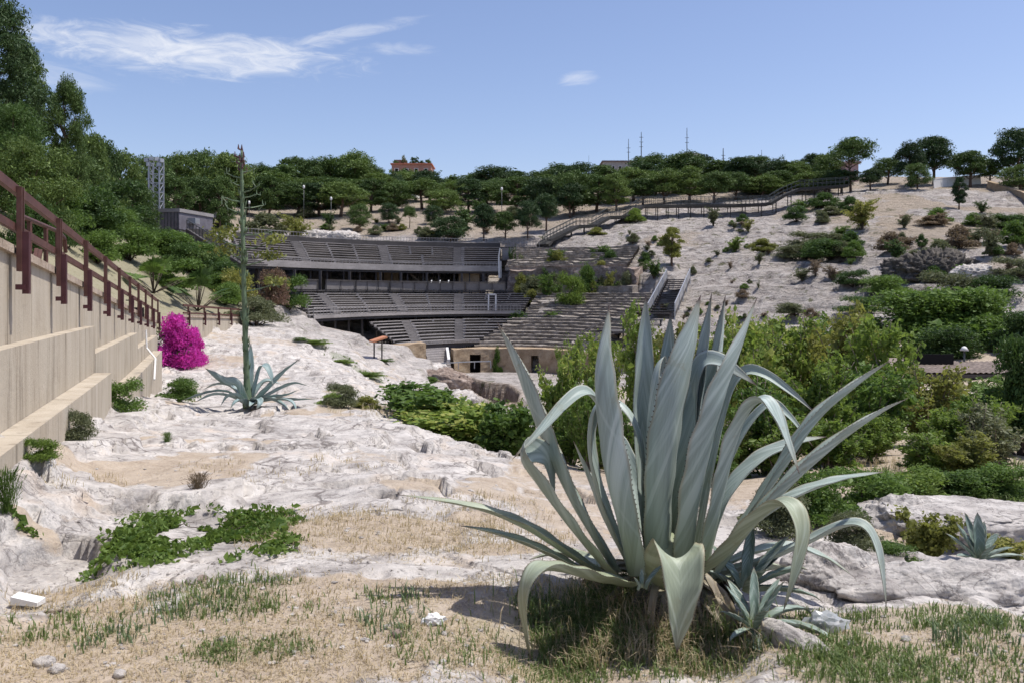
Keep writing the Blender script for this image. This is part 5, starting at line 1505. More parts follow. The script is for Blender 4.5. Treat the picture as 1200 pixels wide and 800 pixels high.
for (u, vt, w, vb, k, mt, lab) in [
 (421,238,30,270,5,'pine','small bushy pine on the bare bank above the left of the topmost tier'),
 (456,237,26,262,5,'pinedark','small dark pine in the middle of the bare bank above the topmost tier'),
 (480,243,20,268,1,'pine','thin little umbrella pine in the middle of the bare bank'),
 (508,240,26,264,5,'pinedark','low dark pine just left of the big dark bush above the topmost tier'),
 (528,252,48,284,5,'pinedark','big dark bushy pine right behind the railing of the topmost tier'),
 (567,238,34,283,3,'pinedark','dark straight pine right of the big bushy one behind the topmost tier'),
 (592,247,34,282,3,'pine','mid-green pine behind the side platform of the topmost tier'),
 (618,236,34,282,2,'pinedark','dark pine at the foot of the hill walkway'),
 (640,226,36,270,3,'pinedark','tall dark pine just left of where the hill walkway turns'),
 (668,214,46,256,3,'pinedark','dark pine above the first flight of the hill walkway'),
 (787,266,34,312,4,'yellow','lone yellow-green young tree on the rock slope above the stone seats'),
]:
    pine(u, vt, 110, w, k, mt, lab, vbase=vb)

# ---- bushes
def bush_proto(seed, kind, n, leaf, aspect):
    """a shrub one unit wide and one unit tall, standing on z = 0"""
    rg = np.random.default_rng(seed); m = MB()
    if kind == 'dome':
        cs, rs = [], []
        for i in range(16):
            a = rg.uniform(0, 6.28); q = rg.uniform(0, .34); z = .12 + rg.uniform(0, .62) * math.sqrt(max(.05, 1 - (q / .42) ** 2))
            if i < 6: q = rg.uniform(.26, .38); z = rg.uniform(.10, .2)
            cs.append((q * math.cos(a), q * math.sin(a), z)); rs.append(rg.uniform(.16, .27))
        P_ = clumps(cs, rs, n, rg, .85, .5); P_[:, 2] = np.maximum(P_[:, 2], .01)
        V, Q = leaf_quads(P_, leaf, aspect, rg, .25)
        for c in cs[:9]: m.tube([(0, 0, -.06), (c[0] * .4, c[1] * .4, c[2] * .55), c], [.022, .012, .004], 5)
    elif kind == 'branchy':
        P_, D_ = [], []
        for i in range(15):
            a = rg.uniform(0, 6.28); sp_ = rg.uniform(.05, .42) if aspect < .7 else rg.uniform(.2, .6)
            tip = np.array([sp_ * math.cos(a), sp_ * math.sin(a), rg.uniform(.55, 1.0)])
            mid = np.array([tip[0] * .35, tip[1] * .35, tip[2] * .5]) + rg.normal(0, .04, 3)
            C, L = catmull([(tip[0] * .08, tip[1] * .08, -.06), mid, tip], 14)
            m.tube(C, np.linspace(.012, .003, 14), 5)
            for j in range(5):
                k = rg.integers(4, 13); e = C[k] + unit(rg.normal(0, 1, 3) + [0, 0, .5]) * rg.uniform(.10, .26)
                m.tube([C[k], (C[k] + e) / 2 + [0, 0, -.01], e], [.005, .004, .0015], 4)
                for t in rg.uniform(.25, 1.05, max(1, n // 90)):
                    P_.append(C[k] + (e - C[k]) * t + rg.normal(0, .028 if aspect < .7 else .06, 3)); D_.append(e - C[k])
            for t in rg.uniform(.45, 1.03, max(1, n // 60)):
                P_.append(C[min(13, int(t * 13))] + rg.normal(0, .03, 3)); D_.append(np.array([0, 0, .1]))
        V, Q = leaf_quads(np.array(P_), leaf, aspect, rg, .4)
    elif kind == 'fan':          # palmate fans and strap leaves
        V, Q = [], []
        for i in range(13):
            a = rg.uniform(0, 6.28); e = rg.uniform(.25, 1.35)
            c = np.array([math.cos(a) * math.cos(e), math.sin(a) * math.cos(e), math.sin(e)]) * rg.uniform(.42, .62) + [0, 0, .2]
            m.tube([(0, 0, .02), c * .6, c], [.012, .009, .006], 5)
            d = unit(c - [0, 0, .15]); s = unit(np.cross(d, [0, 0, 1.0]) + rg.normal(0, .2, 3)); nn = np.cross(s, d)
            for j in range(19):
                b = (j - 9) / 9 * 1.5; dj = d * math.cos(b) + s * math.sin(b) + nn * .15
                sj = np.cross(dj, nn); q = len(V); L = rg.uniform(.26, .33)
                V += [c, c + dj * L * .6 + sj * .022, c + dj * L - [0, 0, .05], c + dj * L * .6 - sj * .022]; Q.append([q, q + 1, q + 2, q + 3])
        V, Q = np.array(V), np.array(Q)
    else:                        # tuft of upright stems
        P_ = rg.normal(0, .16, (n, 3)); P_[:, 2] = rg.uniform(.1, .85, n)
        P_[:, :2] *= (.6 + P_[:, 2:3])
        V, Q = leaf_quads(P_, leaf, aspect, rg, 1.6, dirs=np.column_stack([P_[:, 0] * 2, P_[:, 1] * 2, np.ones(n)]))
    return V, Q, m
BPK = {'far': ('dome', 7500, .024, .5), 'far2': ('branchy', 3800, .022, .5), 'mid': ('dome', 12000, .0165, .5), 'mid2': ('dome', 12000, .0165, .5), 'fine': ('dome', 15000, .013, .45),
       'branchy': ('branchy', 8600, .0165, .58), 'branchy2': ('branchy', 8600, .0165, .58), 'branchy3': ('branchy', 5200, .0175, .58), 'fig': ('branchy', 3600, .030, .72), 'fan': ('fan', 0, 0, 0), 'tuft': ('tuft', 1500, .06, .12), 'big': ('dome', 26000, .0135, .55)}
BP = {}
def bush(u, vb, wpx, hpx, kind, mat, label, y=None, group=None, name='shrub', cat='shrub', twig='twigdark', sink=0.0):
    if kind not in BP:
        V, Q, m = bush_proto(500 + len(BP), *BPK[kind]); BP[kind] = {'geo': (V, Q), 'mb': m, 'm': {}, 's': {}}
    d = BP[kind]
    if mat not in d['m']: d['m'][mat] = np_mesh('foliage', *d['geo'], None, [LM[mat]])
    if twig not in d['s']: d['s'][twig] = d['mb'].mesh('stem', M[twig], True)
    if y is None: p = hit(u, vb, 4)
    else:
        x = (u - 600) / F * y; p = np.array([x, y, Hs(x, y)])
    if kind in ('far', 'far2') and hpx < wpx * .7: wpx *= .82; hpx *= 1.3
    w = wpx / F * p[1]
    # a base that would be lost behind a rise still shows its top where it should
    h = max(hpx / F * p[1], EYE + (HZ - (vb - hpx)) / F * p[1] - p[2])
    r = empty(name, (p[0], p[1], p[2] - .03 - sink), label, cat, group, RNG.uniform(0, 6.28))
    w *= 1.12
    r.scale = (w, w, h * 1.03)
    link('foliage', d['m'][mat], r); link('stem', d['s'][twig], r)
    return r

# bougainvillea
def bougainvillea(u, vb, w, h, label, y):
    r = bush(u, vb, w, h, 'big', 'magenta', label, y, None, 'bougainvillea', 'bougainvillea', sink=.25)
    V, Q, m = bush_proto(777, 'dome', 2600, .016, .5)
    link('leaves', np_mesh('leaves', V * [.96, .96, .9], Q, None, [LM['green']]), r)
    return r
bougainvillea(204, 419, 54, 72, 'tall mass of magenta bougainvillea blossom at the end of the concrete wall', 31)
bougainvillea(226, 417, 30, 52, 'smaller magenta bougainvillea leaning out to the right of the tall mass', 32)

L_ = [  # u, v base, width px, height px, kind, foliage, label, distance
 # hillside behind the sloping railing
 (105,300,70,66,'mid','dark','dark shrub behind the upper part of the sloping railing',44),(70,262,60,60,'mid2','green','green shrub behind the upper railing, below the big pines',40),(140,312,60,62,'mid','dark','dark rounded shrub left of the stilted cabin',56),
 (165,298,46,40,'mid2','dark','dark shrub in front of the stilted cabin wall',66),(150,344,60,52,'mid','green','green shrub behind the middle of the sloping railing',44),(112,340,54,50,'mid2','green','mid-green shrub behind the railing posts at the middle left',38),
 (190,292,34,24,'far','olive','grey-green rounded shrub right under the stilted cabin',76),(180,352,56,44,'fan','green','big-leaved palm-like shrub just above the bougainvillea',40),(206,348,60,48,'mid','green','green shrub above and right of the bougainvillea',44),(232,352,50,40,'fan','dark','dark strap-leaved shrub behind the low wall railing',42),
 (225,330,40,34,'mid2','dark','dark bushy shrub below the timber ramp',58),(250,340,40,36,'mid','green','green shrub between the timber ramp and the flower stalk',56),(262,362,42,34,'mid2','green','green shrub behind the low wall railing, left of the flower stalk',47),
 (275,372,44,52,'mid','yellow','yellow-green shrub directly behind the tall flower stalk',50),(318,376,36,58,'mid2','pinkleaf','pinkish flowering shrub right of the flower stalk',53),(338,378,44,48,'mid','green','bright green shrub at the end of the low wall railing',56),(300,392,62,46,'fine','olive','grey-green feathery shrub spilling over the low wall',44),
 (60,300,50,56,'mid','dark','dark shrub between the railing posts at the far left',34),(30,262,60,50,'mid2','dark','dark shrub behind the topmost visible part of the railing',30),(88,270,50,44,'mid2','green','lighter shrub under the rounded pine lobe on the left',50),(215,320,30,24,'far','green','small shrub on the pale rock below the cabin',64),
 # bank above the topmost tier
 (310,282,60,26,'far','olive','long grey-green scrub on the bank behind the left of the topmost tier',None),(345,286,60,24,'far2','yellow','yellow-green scrub behind the left rail of the topmost tier',None),(262,268,24,16,'far','dark','dark round bush right of the stilted cabin',None),(385,268,24,14,'far2','dark','dark low bush above the left of the topmost tier',None),
 (360,256,30,12,'far','olive','low grey bush under the left skyline pines',None),(545,268,40,18,'far2','dark','dark low bush between the small pines of the bank',None),(440,276,20,10,'far','olive','little olive bush on the middle of the bank',None),(500,282,24,12,'far','olive','olive bush just behind the topmost rail, left of the big dark pine',None),(560,252,34,14,'far2','dark','dark bush on the upper bank right of the middle',None),(600,258,30,14,'far','olive','pale olive bush on the upper bank near the hill walkway',None),
 (700,276,24,8,'far','yellow','yellow-green bush below the second flight of the hill walkway',None),(745,262,22,18,'far','bright','bright bush under the hill walkway',None),
 # seats and slope
 (668,344,30,34,'mid','bright','bright green fig bush on the wall between the stone seat flights',82),(692,330,26,30,'mid2','green','green bush right of the bright fig on the seat wall',86),(716,316,26,24,'far','dark','dark bush at the top right of the stone seats',92),(640,342,26,20,'far2','green','low green bush on the seat wall, left of the bright fig',86),(622,338,24,18,'far','olive','olive scrub at the left end of the seat wall',88),(715,334,20,12,'far2','yellow','yellow-green scrub on the ledge right of the seat wall',86),(735,330,20,16,'far','olive','grey scrub beside the top of the stone seats, near the stair',86),
 (606,372,44,8,'far','dark','dark strip of weeds at the foot of the middle stone seats',80),(648,376,30,6,'far2','green','thin strip of weeds below the middle stone seats',79),(583,412,14,8,'far','green','tuft of green weeds hanging on the arena wall',70),(483,428,26,18,'mid','green','green bush against the short arena wall left of the steps',67),
 (756,308,14,14,'far','dark','dark little bush left of the lone yellow-green tree',None),(766,328,26,20,'far2','green','green bush at the head of the panelled stair',None),(752,318,14,10,'far','olive','small olive bush above the stair head',None),
 (836,264,22,20,'far2','olive','olive bush just under the right part of the hill walkway',None),(870,262,14,12,'far','dark','dark bush under the walkway supports',None),(877,272,16,14,'far2','yellow','yellowish bush below the walkway on the right slope',None),(742,286,18,10,'far','olive','flat grey bush on the bare rock below the walkway',None),(812,322,12,8,'far','olive','tiny olive bush on the bare rock right of the stair',None),
 (862,296,30,14,'far2','bright','bright green low bush in the middle of the right-hand slope',None),(894,296,36,14,'far','yellow','yellowish low bush in the middle of the right-hand slope',None),(890,312,18,10,'far2','olive','olive bush below the yellowish pair on the slope',None),(870,350,18,9,'far','dry','brownish scrub on the lower right-hand rock',None),
 (933,260,26,22,'mid','dark','dark round bush on the slope under the end of the walkway',None),(965,244,40,16,'far','dark','long dark bush at the top end of the hill walkway',None),(1010,270,60,26,'far2','yellow','tawny thorny bush on the upper right slope',None),(950,290,50,22,'mid','olive','grey-green bush at the centre of the right-hand scrub',None),(975,304,60,30,'mid2','dark','broad dark bush at the centre of the right-hand scrub',None),(930,304,44,20,'mid','olive','olive bush at the left of the right-hand scrub',None),(1000,304,30,18,'far','green','green bush right of the broad dark one',None),
 (1045,296,34,26,'far','dry','dry brown bush left of the gully cliff',None),(1050,312,30,24,'far2','dark','dark bush right beside the gully cliff',None),(1080,290,12,18,'far','dark','small upright dark bush above the gully cliff',None),(1100,262,34,16,'far','green','green bush on the upper slope below the white fence',None),(1060,268,24,12,'far2','olive','olive bush on the upper slope, left of the green one',None),
 (1142,266,24,18,'far','green','green bush below the lone dark tree',None),(1150,252,20,14,'far2','dark','dark bush right of the lone dark tree',None),(1182,268,40,22,'mid','dark','dark bush near the right edge of the slope',None),(1125,292,44,24,'far','dry','brown scrub on top of the gully cliff',None),(1160,300,40,26,'far2','olive','olive scrub right of the gully cliff',None),(1190,290,40,26,'far','green','green scrub at the right edge above the gully',None),(1100,310,44,22,'far','olive','grey scrub hanging over the gully cliff',None),
 (1000,336,36,24,'mid','dark','small dark round bush on the pale rock, upper of two',None),(1040,346,56,28,'mid2','green','low wide green bush left of the gully bottom',None),(1008,368,54,26,'mid','dark','dark round bush on the lower edge of the pale rock',None),(932,370,40,18,'mid2','olive','olive bush alone on the lower pale rock',None),(950,373,20,10,'far','dry','dry tuft beside the lone olive bush',None),
 (1110,345,60,36,'mid','olive','grey-green bush in the gully below the cliff',58),(1160,352,60,36,'mid2','dark','dark bush in the gully, right of the grey-green one',56),(1190,350,50,30,'mid','olive','olive bush in the gully at the right edge',60),
 # valley
 (1070,426,150,86,'big','green','very broad green tree filling the valley behind the tiled roof',43),(1150,430,120,80,'big','green','second broad green tree in the valley, towards the right edge',42),(1010,420,70,50,'mid','bright','bright shrub at the left end of the valley trees',41),(1195,425,70,60,'big','dark','dark tree in the valley right at the edge of the picture',38),(1110,428,70,50,'mid2','dark','dark tree directly behind the white-topped lamp',39),
 (1195,590,80,170,'big','dark','tall dark leafy shrub cut by the right edge of the picture',12.5),
]
for (u, vb, w, h, k, mt, lab, y) in L_: bush(u, vb, w, h, k, mt, lab, y)

LS = [  # leafy branching shrubs in the hollow behind the big agave
 (660,520,84,110,'branchy','bright','leafy light green shrub left of the big agave, in front of the arena',17),(705,470,70,80,'branchy2','bright','thin leafy shrub rising in front of the arena wall doorway',26),(668,452,44,60,'branchy3','bright','sparse sprigs of green in front of the arena floor',32),(755,470,80,110,'branchy','bright','leafy shrub seen through the tallest agave leaves on the left',22),
 (690,575,70,110,'branchy2','green','low leafy shrub behind the left bent agave leaves',12),(790,500,90,120,'branchy2','yellow','yellow-green shrub straight behind the tallest agave leaves',18),(870,520,120,150,'branchy','bright','tall leafy shrub behind the right side of the big agave',15),(930,480,110,110,'branchy2','bright','leafy shrub below the bare rock, behind the arching agave leaf',20),(985,470,110,110,'branchy','yellow','yellow-green leafy shrub above the two long right agave leaves',19),
 (1030,480,110,110,'branchy2','bright','leafy shrub in front of the left end of the tiled roof',17),(900,570,120,120,'branchy3','green','shrub behind the light arching leaf of the big agave',11.5),(960,560,110,130,'branchy','bright','leafy shrub behind the long right leaves of the agave, with bare stems below',12.5),(1020,545,110,110,'branchy2','green','green twiggy shrub beyond the tips of the long right agave leaves',13.5),(1085,530,110,100,'branchy3','yellow','open yellow-green shrub below the tiled roof',15),
 (1140,505,110,58,'branchy','green','green shrub in front of the tiled roof on the right',18),(1150,560,90,80,'branchy2','bright','leafy shrub left of the dark shrub at the right edge',12),(840,470,90,90,'branchy3','bright','shrub between the two right-hand tallest agave leaves',24),(1095,492,90,44,'branchy','bright','bright shrub just below the tiled roof eave',21),(890,440,90,70,'branchy2','bright','leafy shrub at the foot of the bare right-hand rock',27),(950,430,80,60,'branchy','green','green shrub between the bare rock and the valley trees',29),(1000,430,80,60,'branchy3','yellow','yellowish shrub at the left end of the valley trees',27),(1175,492,80,46,'branchy2','green','green shrub against the right part of the tiled roof',22),(740,560,70,90,'branchy3','green','shrub glimpsed between the left agave leaves near the heart',12),(830,580,80,100,'branchy','green','shrub glimpsed low between the right agave leaves',11),
]
for (u, vb, w, h, k, mt, lab, y) in LS: bush(u, vb, w, h, k, mt, lab, y, twig='twig', sink=.05)
LG = [  # low growth on the right, and fig thicket in the hollow
 (1010,640,100,70,'mid','green','low small-leaved green bush left of the large flat boulder',8.2),(960,655,90,80,'mid2','green','small-leaved bush behind the drooping right agave leaf',7.4),(1060,590,90,50,'mid','bright','fresh green low bush behind the large flat boulder',9.2),(1120,585,90,40,'mid2','green','green low bush behind the middle of the large boulder',9.6),(1185,580,80,50,'mid','green','green low bush behind the right end of the large boulder',9.4),(1000,690,60,60,'mid','olive','olive twiggy bush between the two rock ledges',6.2),(1085,634,60,34,'fig','yellow','yellow-green spiny-leaved plant under the large boulder',6.9),(905,650,80,80,'mid2','olive','brownish low bush right behind the agave heart',6.6),(1050,665,50,30,'mid','green','small green bush on the front rock ledge',6.0),(1180,650,50,24,'fig','yellow','yellow-green cactus-like plant behind the small right agave',6.4),
 (500,512,110,44,'fig','green','mid-green big-leaved fig shrub at the left end of the hollow thicket',18),(548,522,110,52,'fig','bright','bright big-leaved fig shrub in the middle of the hollow thicket',17.5),(588,530,80,54,'fig','green','mid-green fig shrub at the right end of the hollow thicket',16),(525,526,120,36,'fig','bright','bright fig leaves along the front of the hollow thicket',16.5),(565,512,54,40,'fan','bright','bright fan-leaved palm rising out of the hollow thicket',19),(612,520,50,50,'branchy','bright','light green twiggy shrub right of the fan palm',17),(480,508,50,30,'fig','green','small fig shrub on the rock edge at the far left of the thicket',19),
 (143,478,46,46,'mid','green','fresh green caper bush hanging on the corner of the concrete footing',12.9),(207,468,48,34,'mid2','green','low green bush on the pale rock left of the flowering agave',20),(90,524,36,46,'mid','olive','grey-green upright bush at the end of the near concrete footing',8.7),(45,532,40,30,'mid','bright','bright green weed at the base of the near concrete footing',6.75),(8,556,30,18,'tuft','green','green weed at the left edge below the concrete wall',5.7),
 (400,486,36,36,'mid','olive','olive bush on the rock right of the flowering agave',17.5),(385,482,34,20,'mid2','bright','low green weeds just right of the flowering agave leaves',18),(430,482,40,14,'far','yellow','dry yellowish tussock beside the olive bush on the rock',18),
 (232,588,26,24,'tuft','dry','small dry brown tuft in a cleft of the pale rock',6.9),(196,518,12,16,'tuft','green','single green sprig on the pale rock',10),
]
for (u, vb, w, h, k, mt, lab, y) in LG: bush(u, vb, w, h, k, mt, lab, y)

for (u, v, w, h, lab) in [(372,403,30,7,'low green weed patch on the slab below the end of the low wall'),(402,425,26,6,'green weed patch on the slab, straight left of the notice board'),(434,441,34,8,'largest green weed patch on the slab above the hollow thicket'),(470,463,26,9,'green weed patch in a cleft just above the hollow thicket'),(396,458,20,9,'green weed tuft just above the olive bush on the rock'),(352,399,18,5,'small weed patch on the slab near the feathery olive shrub'),(452,425,18,5,'small weed patch beside the notice board'),(505,447,16,8,'green weed between the blocks beside the arena pit')]:
    bush(u, v, w, h, 'mid', 'bright' if w > 22 else 'green', lab, None, None, 'weed_patch', 'weed')
# thickets whose bushes nothing tells apart
gr = np.random.default_rng(41)
for k in range(40):
    u = gr.uniform(70, 262); v = 238 + (u - 60) * .34 + gr.uniform(0, 60); y = float(np.interp(u, [60, 130, 200, 262], [36, 46, 54, 60])) + gr.uniform(-8, 10)
    if 150 < u < 222 and v < 300: continue
    bush(u, v, gr.uniform(34, 60), gr.uniform(26, 44), ['mid', 'mid2'][k % 2], ['dark', 'green', 'dark', 'green', 'pinelight'][k % 5], 'leafy shrub in the dense thicket on the bank behind the sloping railing', y, 'thicket behind the sloping railing')
for k in range(32):
    u = 185 + k * 25 + gr.uniform(-8, 8)
    bush(u, 236, gr.uniform(30, 46), gr.uniform(15, 26), ['far', 'far2'][k % 2], ['dark', 'pinedark', 'pine', 'dark'][k % 4], 'dark undergrowth bush filling the gaps between trunks of the skyline pines', float(np.interp(u, [185, 300, 600, 760, 1000], [128, 168, 178, 160, 140])) + gr.uniform(-4, 6), 'undergrowth below the skyline pines')
for k in range(44):
    u = gr.uniform(925, 1215); v = gr.uniform(246, 330)
    if u > 1010: v = gr.uniform(262, 335)
    bush(u, v, gr.uniform(12, 40), gr.uniform(6, 17), ['far', 'far2'][k % 2], ['olive', 'dry', 'dry', 'green', 'dark', 'olive'][k % 6], 'small scrub bush scattered over the bare upper right slope', None, 'scattered scrub on the right slope')
for k in range(26):
    u = gr.uniform(335, 640); v = gr.uniform(258, 282)
    bush(u, v, gr.uniform(8, 24), gr.uniform(4, 9), ['far', 'far2'][k % 2], ['olive', 'yellow', 'green', 'olive', 'dry'][k % 5], 'low scrub on the bare bank between the topmost tier and the park pines', None, 'scrub on the bare bank')
cc = [(gr.uniform(740, 930), gr.uniform(262, 390)) for _ in range(11)]
for k in range(44):
    u, v = cc[k % 11][0] + gr.normal(0, 14), cc[k % 11][1] + gr.normal(0, 4)
    bush(u, v, gr.uniform(5, 14), gr.uniform(3, 7), ['far', 'far2'][k % 2], ['olive', 'dry', 'green', 'olive'][k % 4], 'tiny scrub tuft in a crack of the pale rock slope above the agave', None, 'scrub tufts on the pale rock slope', 'weed_tuft', 'weed')
for k in range(34):
    y = gr.uniform(9, 17); u = gr.uniform(655, 1180); p = P(u, 0, y); v = HZ + (EYE - Hs(p[0], y)) / y * F
    bush(u, v, gr.uniform(60, 100) * 12 / y, gr.uniform(40, 75) * 12 / y, ['branchy', 'branchy2', 'branchy3'][k % 3], ['bright', 'green', 'yellow', 'bright', 'olive'][k % 5], 'leafy bush in the overgrown hollow behind the huge agave', y, 'overgrown hollow behind the agave', twig='twig')
for k in range(34):
    u = gr.uniform(597, 748); v = gr.uniform(300, 346)
    bush(u, v + 4, gr.uniform(10, 30), gr.uniform(7, 17), ['far', 'far2'][k % 2], ['olive', 'green', 'yellow', 'dark'][k % 4], 'weed tuft growing from the ruined upper stone seats and walls', float(np.interp(v, [292, 316, 345], [98, 92, 86])), 'weeds on the ruined stone seats', 'weed_tuft', 'weed')

# ---- creeping plant on the rock
cr = np.random.default_rng(3); pts = []
for (u, v, ru, rv, n) in [(230,618,95,20,5200),(150,632,40,18,1500),(300,606,48,14,1700),(205,598,60,9,800),(330,634,26,10,250),(290,640,40,12,420),(180,650,40,8,350),(122,603,12,4,60),(25,604,22,4,110)]:
    q = hitg(u, v); ry = abs(hitg(u, v - rv)[1] - hitg(u, v + rv)[1]) / 2
    k = cr.normal(0, .55, (n, 2)); k = k[(k ** 2).sum(1) < 1.5]
    x = q[0] + k[:, 0] * ru / F * q[1]; y = q[1] + k[:, 1] * ry
    keep = fbm(x, y, .45, 4, 79) > -.13
    x, y = x[keep], y[keep]
    pts.append(np.column_stack([x, y, H(x, y) + cr.uniform(.006, .075, len(x)) * (.5 + .5 * fbm(x, y, .4, 2, 78))]))
pts = np.concatenate(pts)
c0 = pts.mean(0)
cp = empty('creeping_plant', tuple(c0), 'creeping plant with glossy green leaves spread over the pale rock in the left foreground', 'creeper')
V, Q = leaf_quads(pts - c0, .0165, .6, cr, .3)
link('foliage', np_mesh('foliage', V, Q, None, [LM['creeper']]), cp)['kind'] = 'stuff'
m = MB()
for k in range(9):
    a = pts[cr.integers(len(pts))]; b = pts[cr.integers(len(pts))]
    if np.hypot(*(a - b)[:2]) > .35: b = a + (b - a) * .35 / np.hypot(*(a - b)[:2])
    C, L = catmull([a, (a + b) / 2 + [cr.normal(0, .05), cr.normal(0, .05), .03], b], 10)
    C[:, 2] = H(C[:, 0], C[:, 1]) + .015
    m.tube(C - c0, np.linspace(.005, .002, 10), 5)
m.build('runner', M['twigdark'], cp)['kind'] = 'stuff'

# ---- grass
def blades(name, label, spots, mat, seed, wid=.0028, dens=1.0, hs_=1.0, lay=.9):
    rg = np.random.default_rng(seed); XY, HH = [], []
    for (u, v, ru, rv, n, h0, h1, cl) in spots:
        q = hitg(u, v); ry = max(.12, abs(hitg(u, v - rv)[1] - hitg(u, min(v + rv, 812))[1]) / 2); rx = ru / F * q[1]
        nt = max(1, n // cl); tc_ = rg.uniform(-1, 1, (nt, 2)); tc_ = tc_[(tc_ ** 2).sum(1) < 1.15]
        k = tc_[rg.integers(len(tc_), size=n)]
        th = rg.uniform(h0, h1, len(tc_)) if False else None
        xy = np.array([q[0], q[1]]) + k * [rx, ry] * 1.15 + rg.normal(0, 1, (n, 2)) * rg.choice([.018, .05, .12], n, p=[.6, .28, .12])[:, None]
        XY.append(xy); HH.append(rg.uniform(h0, h1, n))
    XY = np.concatenate(XY); HH = np.concatenate(HH); n = len(XY)
    ok = (XY[:, 1] > 2.0); XY, HH = XY[ok], HH[ok]; n = len(XY)
    z = H(XY[:, 0], XY[:, 1]) - .006
    keep = rg.uniform(0, 1, n) < dens
    XY, HH, z = XY[keep], HH[keep] * hs_, z[keep]; n = len(XY)
    a = rg.uniform(0, 6.28, n); ln = rg.uniform(.2, lay, n)
    d = np.column_stack([np.cos(a), np.sin(a), np.zeros(n)]); s = np.column_stack([-np.sin(a), np.cos(a), np.zeros(n)])
    b = np.column_stack([XY, z]); up = np.array([0, 0, 1.0])
    w = (wid * rg.uniform(.7, 1.5, n) * (1 + XY[:, 1] * .05))[:, None]
    mid = b + up * (HH * np.maximum(.08, .6 - .14 * np.maximum(0, ln - 1)))[:, None] + d * (HH * ln * .25)[:, None]; tip = b + up * (HH * np.maximum(.06, 1 - .25 * ln))[:, None] + d * (HH * ln * .8)[:, None]
    V = np.stack([b - s * w, b + s * w, mid + s * w * .8, mid - s * w * .8, tip], 1).reshape(-1, 3)
    i = np.arange(n)[:, None] * 5
    o = link(name, np_mesh(name, V, i + [0, 1, 2, 3], i + [3, 2, 4], [LM[mat]]))
    return tag(o, label, 'grass', kind='stuff')
blades('green_grass', 'fresh green grass tufts in the dry foreground soil and round the big agave', [
 (270,702,64,20,1500,.03,.11,14),(215,690,40,12,420,.03,.1,12),(300,764,66,12,1300,.02,.08,16),(120,738,34,16,420,.02,.1,12),(40,735,36,20,500,.03,.1,12),(455,708,34,22,420,.03,.1,9),(365,720,16,6,120,.02,.07,8),(250,765,30,10,300,.02,.07,12),(470,745,20,8,130,.03,.08,12),
 (600,780,110,18,1700,.02,.10,12),(690,745,60,34,2600,.05,.22,10),(760,725,80,30,2600,.06,.24,9),(730,780,90,16,1500,.03,.12,12),(745,700,60,16,1500,.08,.26,8),(840,770,60,26,1500,.05,.16,9),(660,735,50,26,1500,.04,.16,10),
 (1000,780,70,24,2600,.03,.12,12),(1100,780,110,20,2600,.02,.10,12),(960,745,40,20,900,.03,.12,10),(1060,725,110,12,1800,.03,.10,10),(1160,730,60,16,1200,.03,.11,10),(1110,590,90,14,1600,.08,.25,12),(1150,545,60,10,700,.08,.25,12),(1040,560,60,10,700,.08,.25,12),
 (430,437,24,4,260,.1,.25,14),(400,420,18,3,200,.1,.25,14),(365,398,16,3,220,.12,.3,14),(468,460,16,5,220,.1,.25,14),(395,455,12,4,160,.1,.2,14)], 'grass', 5, .0024, .5, .72, 1.1)
blades('blue_green_weeds', 'sparse blue-green weeds standing in the dry soil of the left foreground', [
 (200,712,60,16,160,.05,.13,7),(130,750,36,10,70,.05,.1,7),(160,742,20,10,60,.05,.13,8),(455,720,40,24,150,.05,.14,8),(1105,745,10,4,60,.08,.2,20),(1150,740,50,20,120,.05,.14,8)], 'bluegrass', 6, .003, .8, .7)
blades('dry_grass', 'straw-coloured dry grass over the soil patches of the foreground', [
 (440,612,130,24,4200,.02,.09,7),(350,595,70,10,800,.02,.08,7),(300,690,200,16,2600,.015,.07,5),(200,750,200,46,5200,.012,.06,4),(480,760,170,36,4200,.012,.06,4),(90,690,70,12,900,.03,.10,8),(560,690,80,14,800,.015,.06,5),(600,630,60,20,1300,.03,.10,7),(545,585,60,14,900,.03,.11,7),
 (720,740,80,40,2200,.06,.24,7),(820,770,60,24,1200,.05,.18,8),(770,720,50,26,1400,.08,.28,7),(660,700,40,12,700,.05,.16,7),(1080,765,120,30,2200,.012,.05,5),(420,540,50,8,400,.04,.12,8),(120,560,26,6,200,.05,.12,8),(70,560,22,5,160,.05,.12,8),(250,545,30,6,200,.04,.1,8),(1060,545,50,10,600,.1,.3,9),(1150,525,50,10,600,.1,.3,9),(600,590,50,10,500,.04,.12,7),(440,480,40,5,500,.1,.3,9),(320,555,40,6,220,.04,.1,8)], 'straw', 7, .0017, .55, .75, 1.6)

blades('straw_litter', 'loose dry straws lying about on the foreground soil', [
 (300,760,340,40,9000,.02,.06,2),(900,780,280,20,2500,.02,.06,2),(450,620,140,26,3600,.02,.06,2),(600,700,110,24,1800,.02,.06,2),(120,700,120,14,1400,.02,.06,2)], 'straw', 8, .0014, 1.0, .7, 5.0)
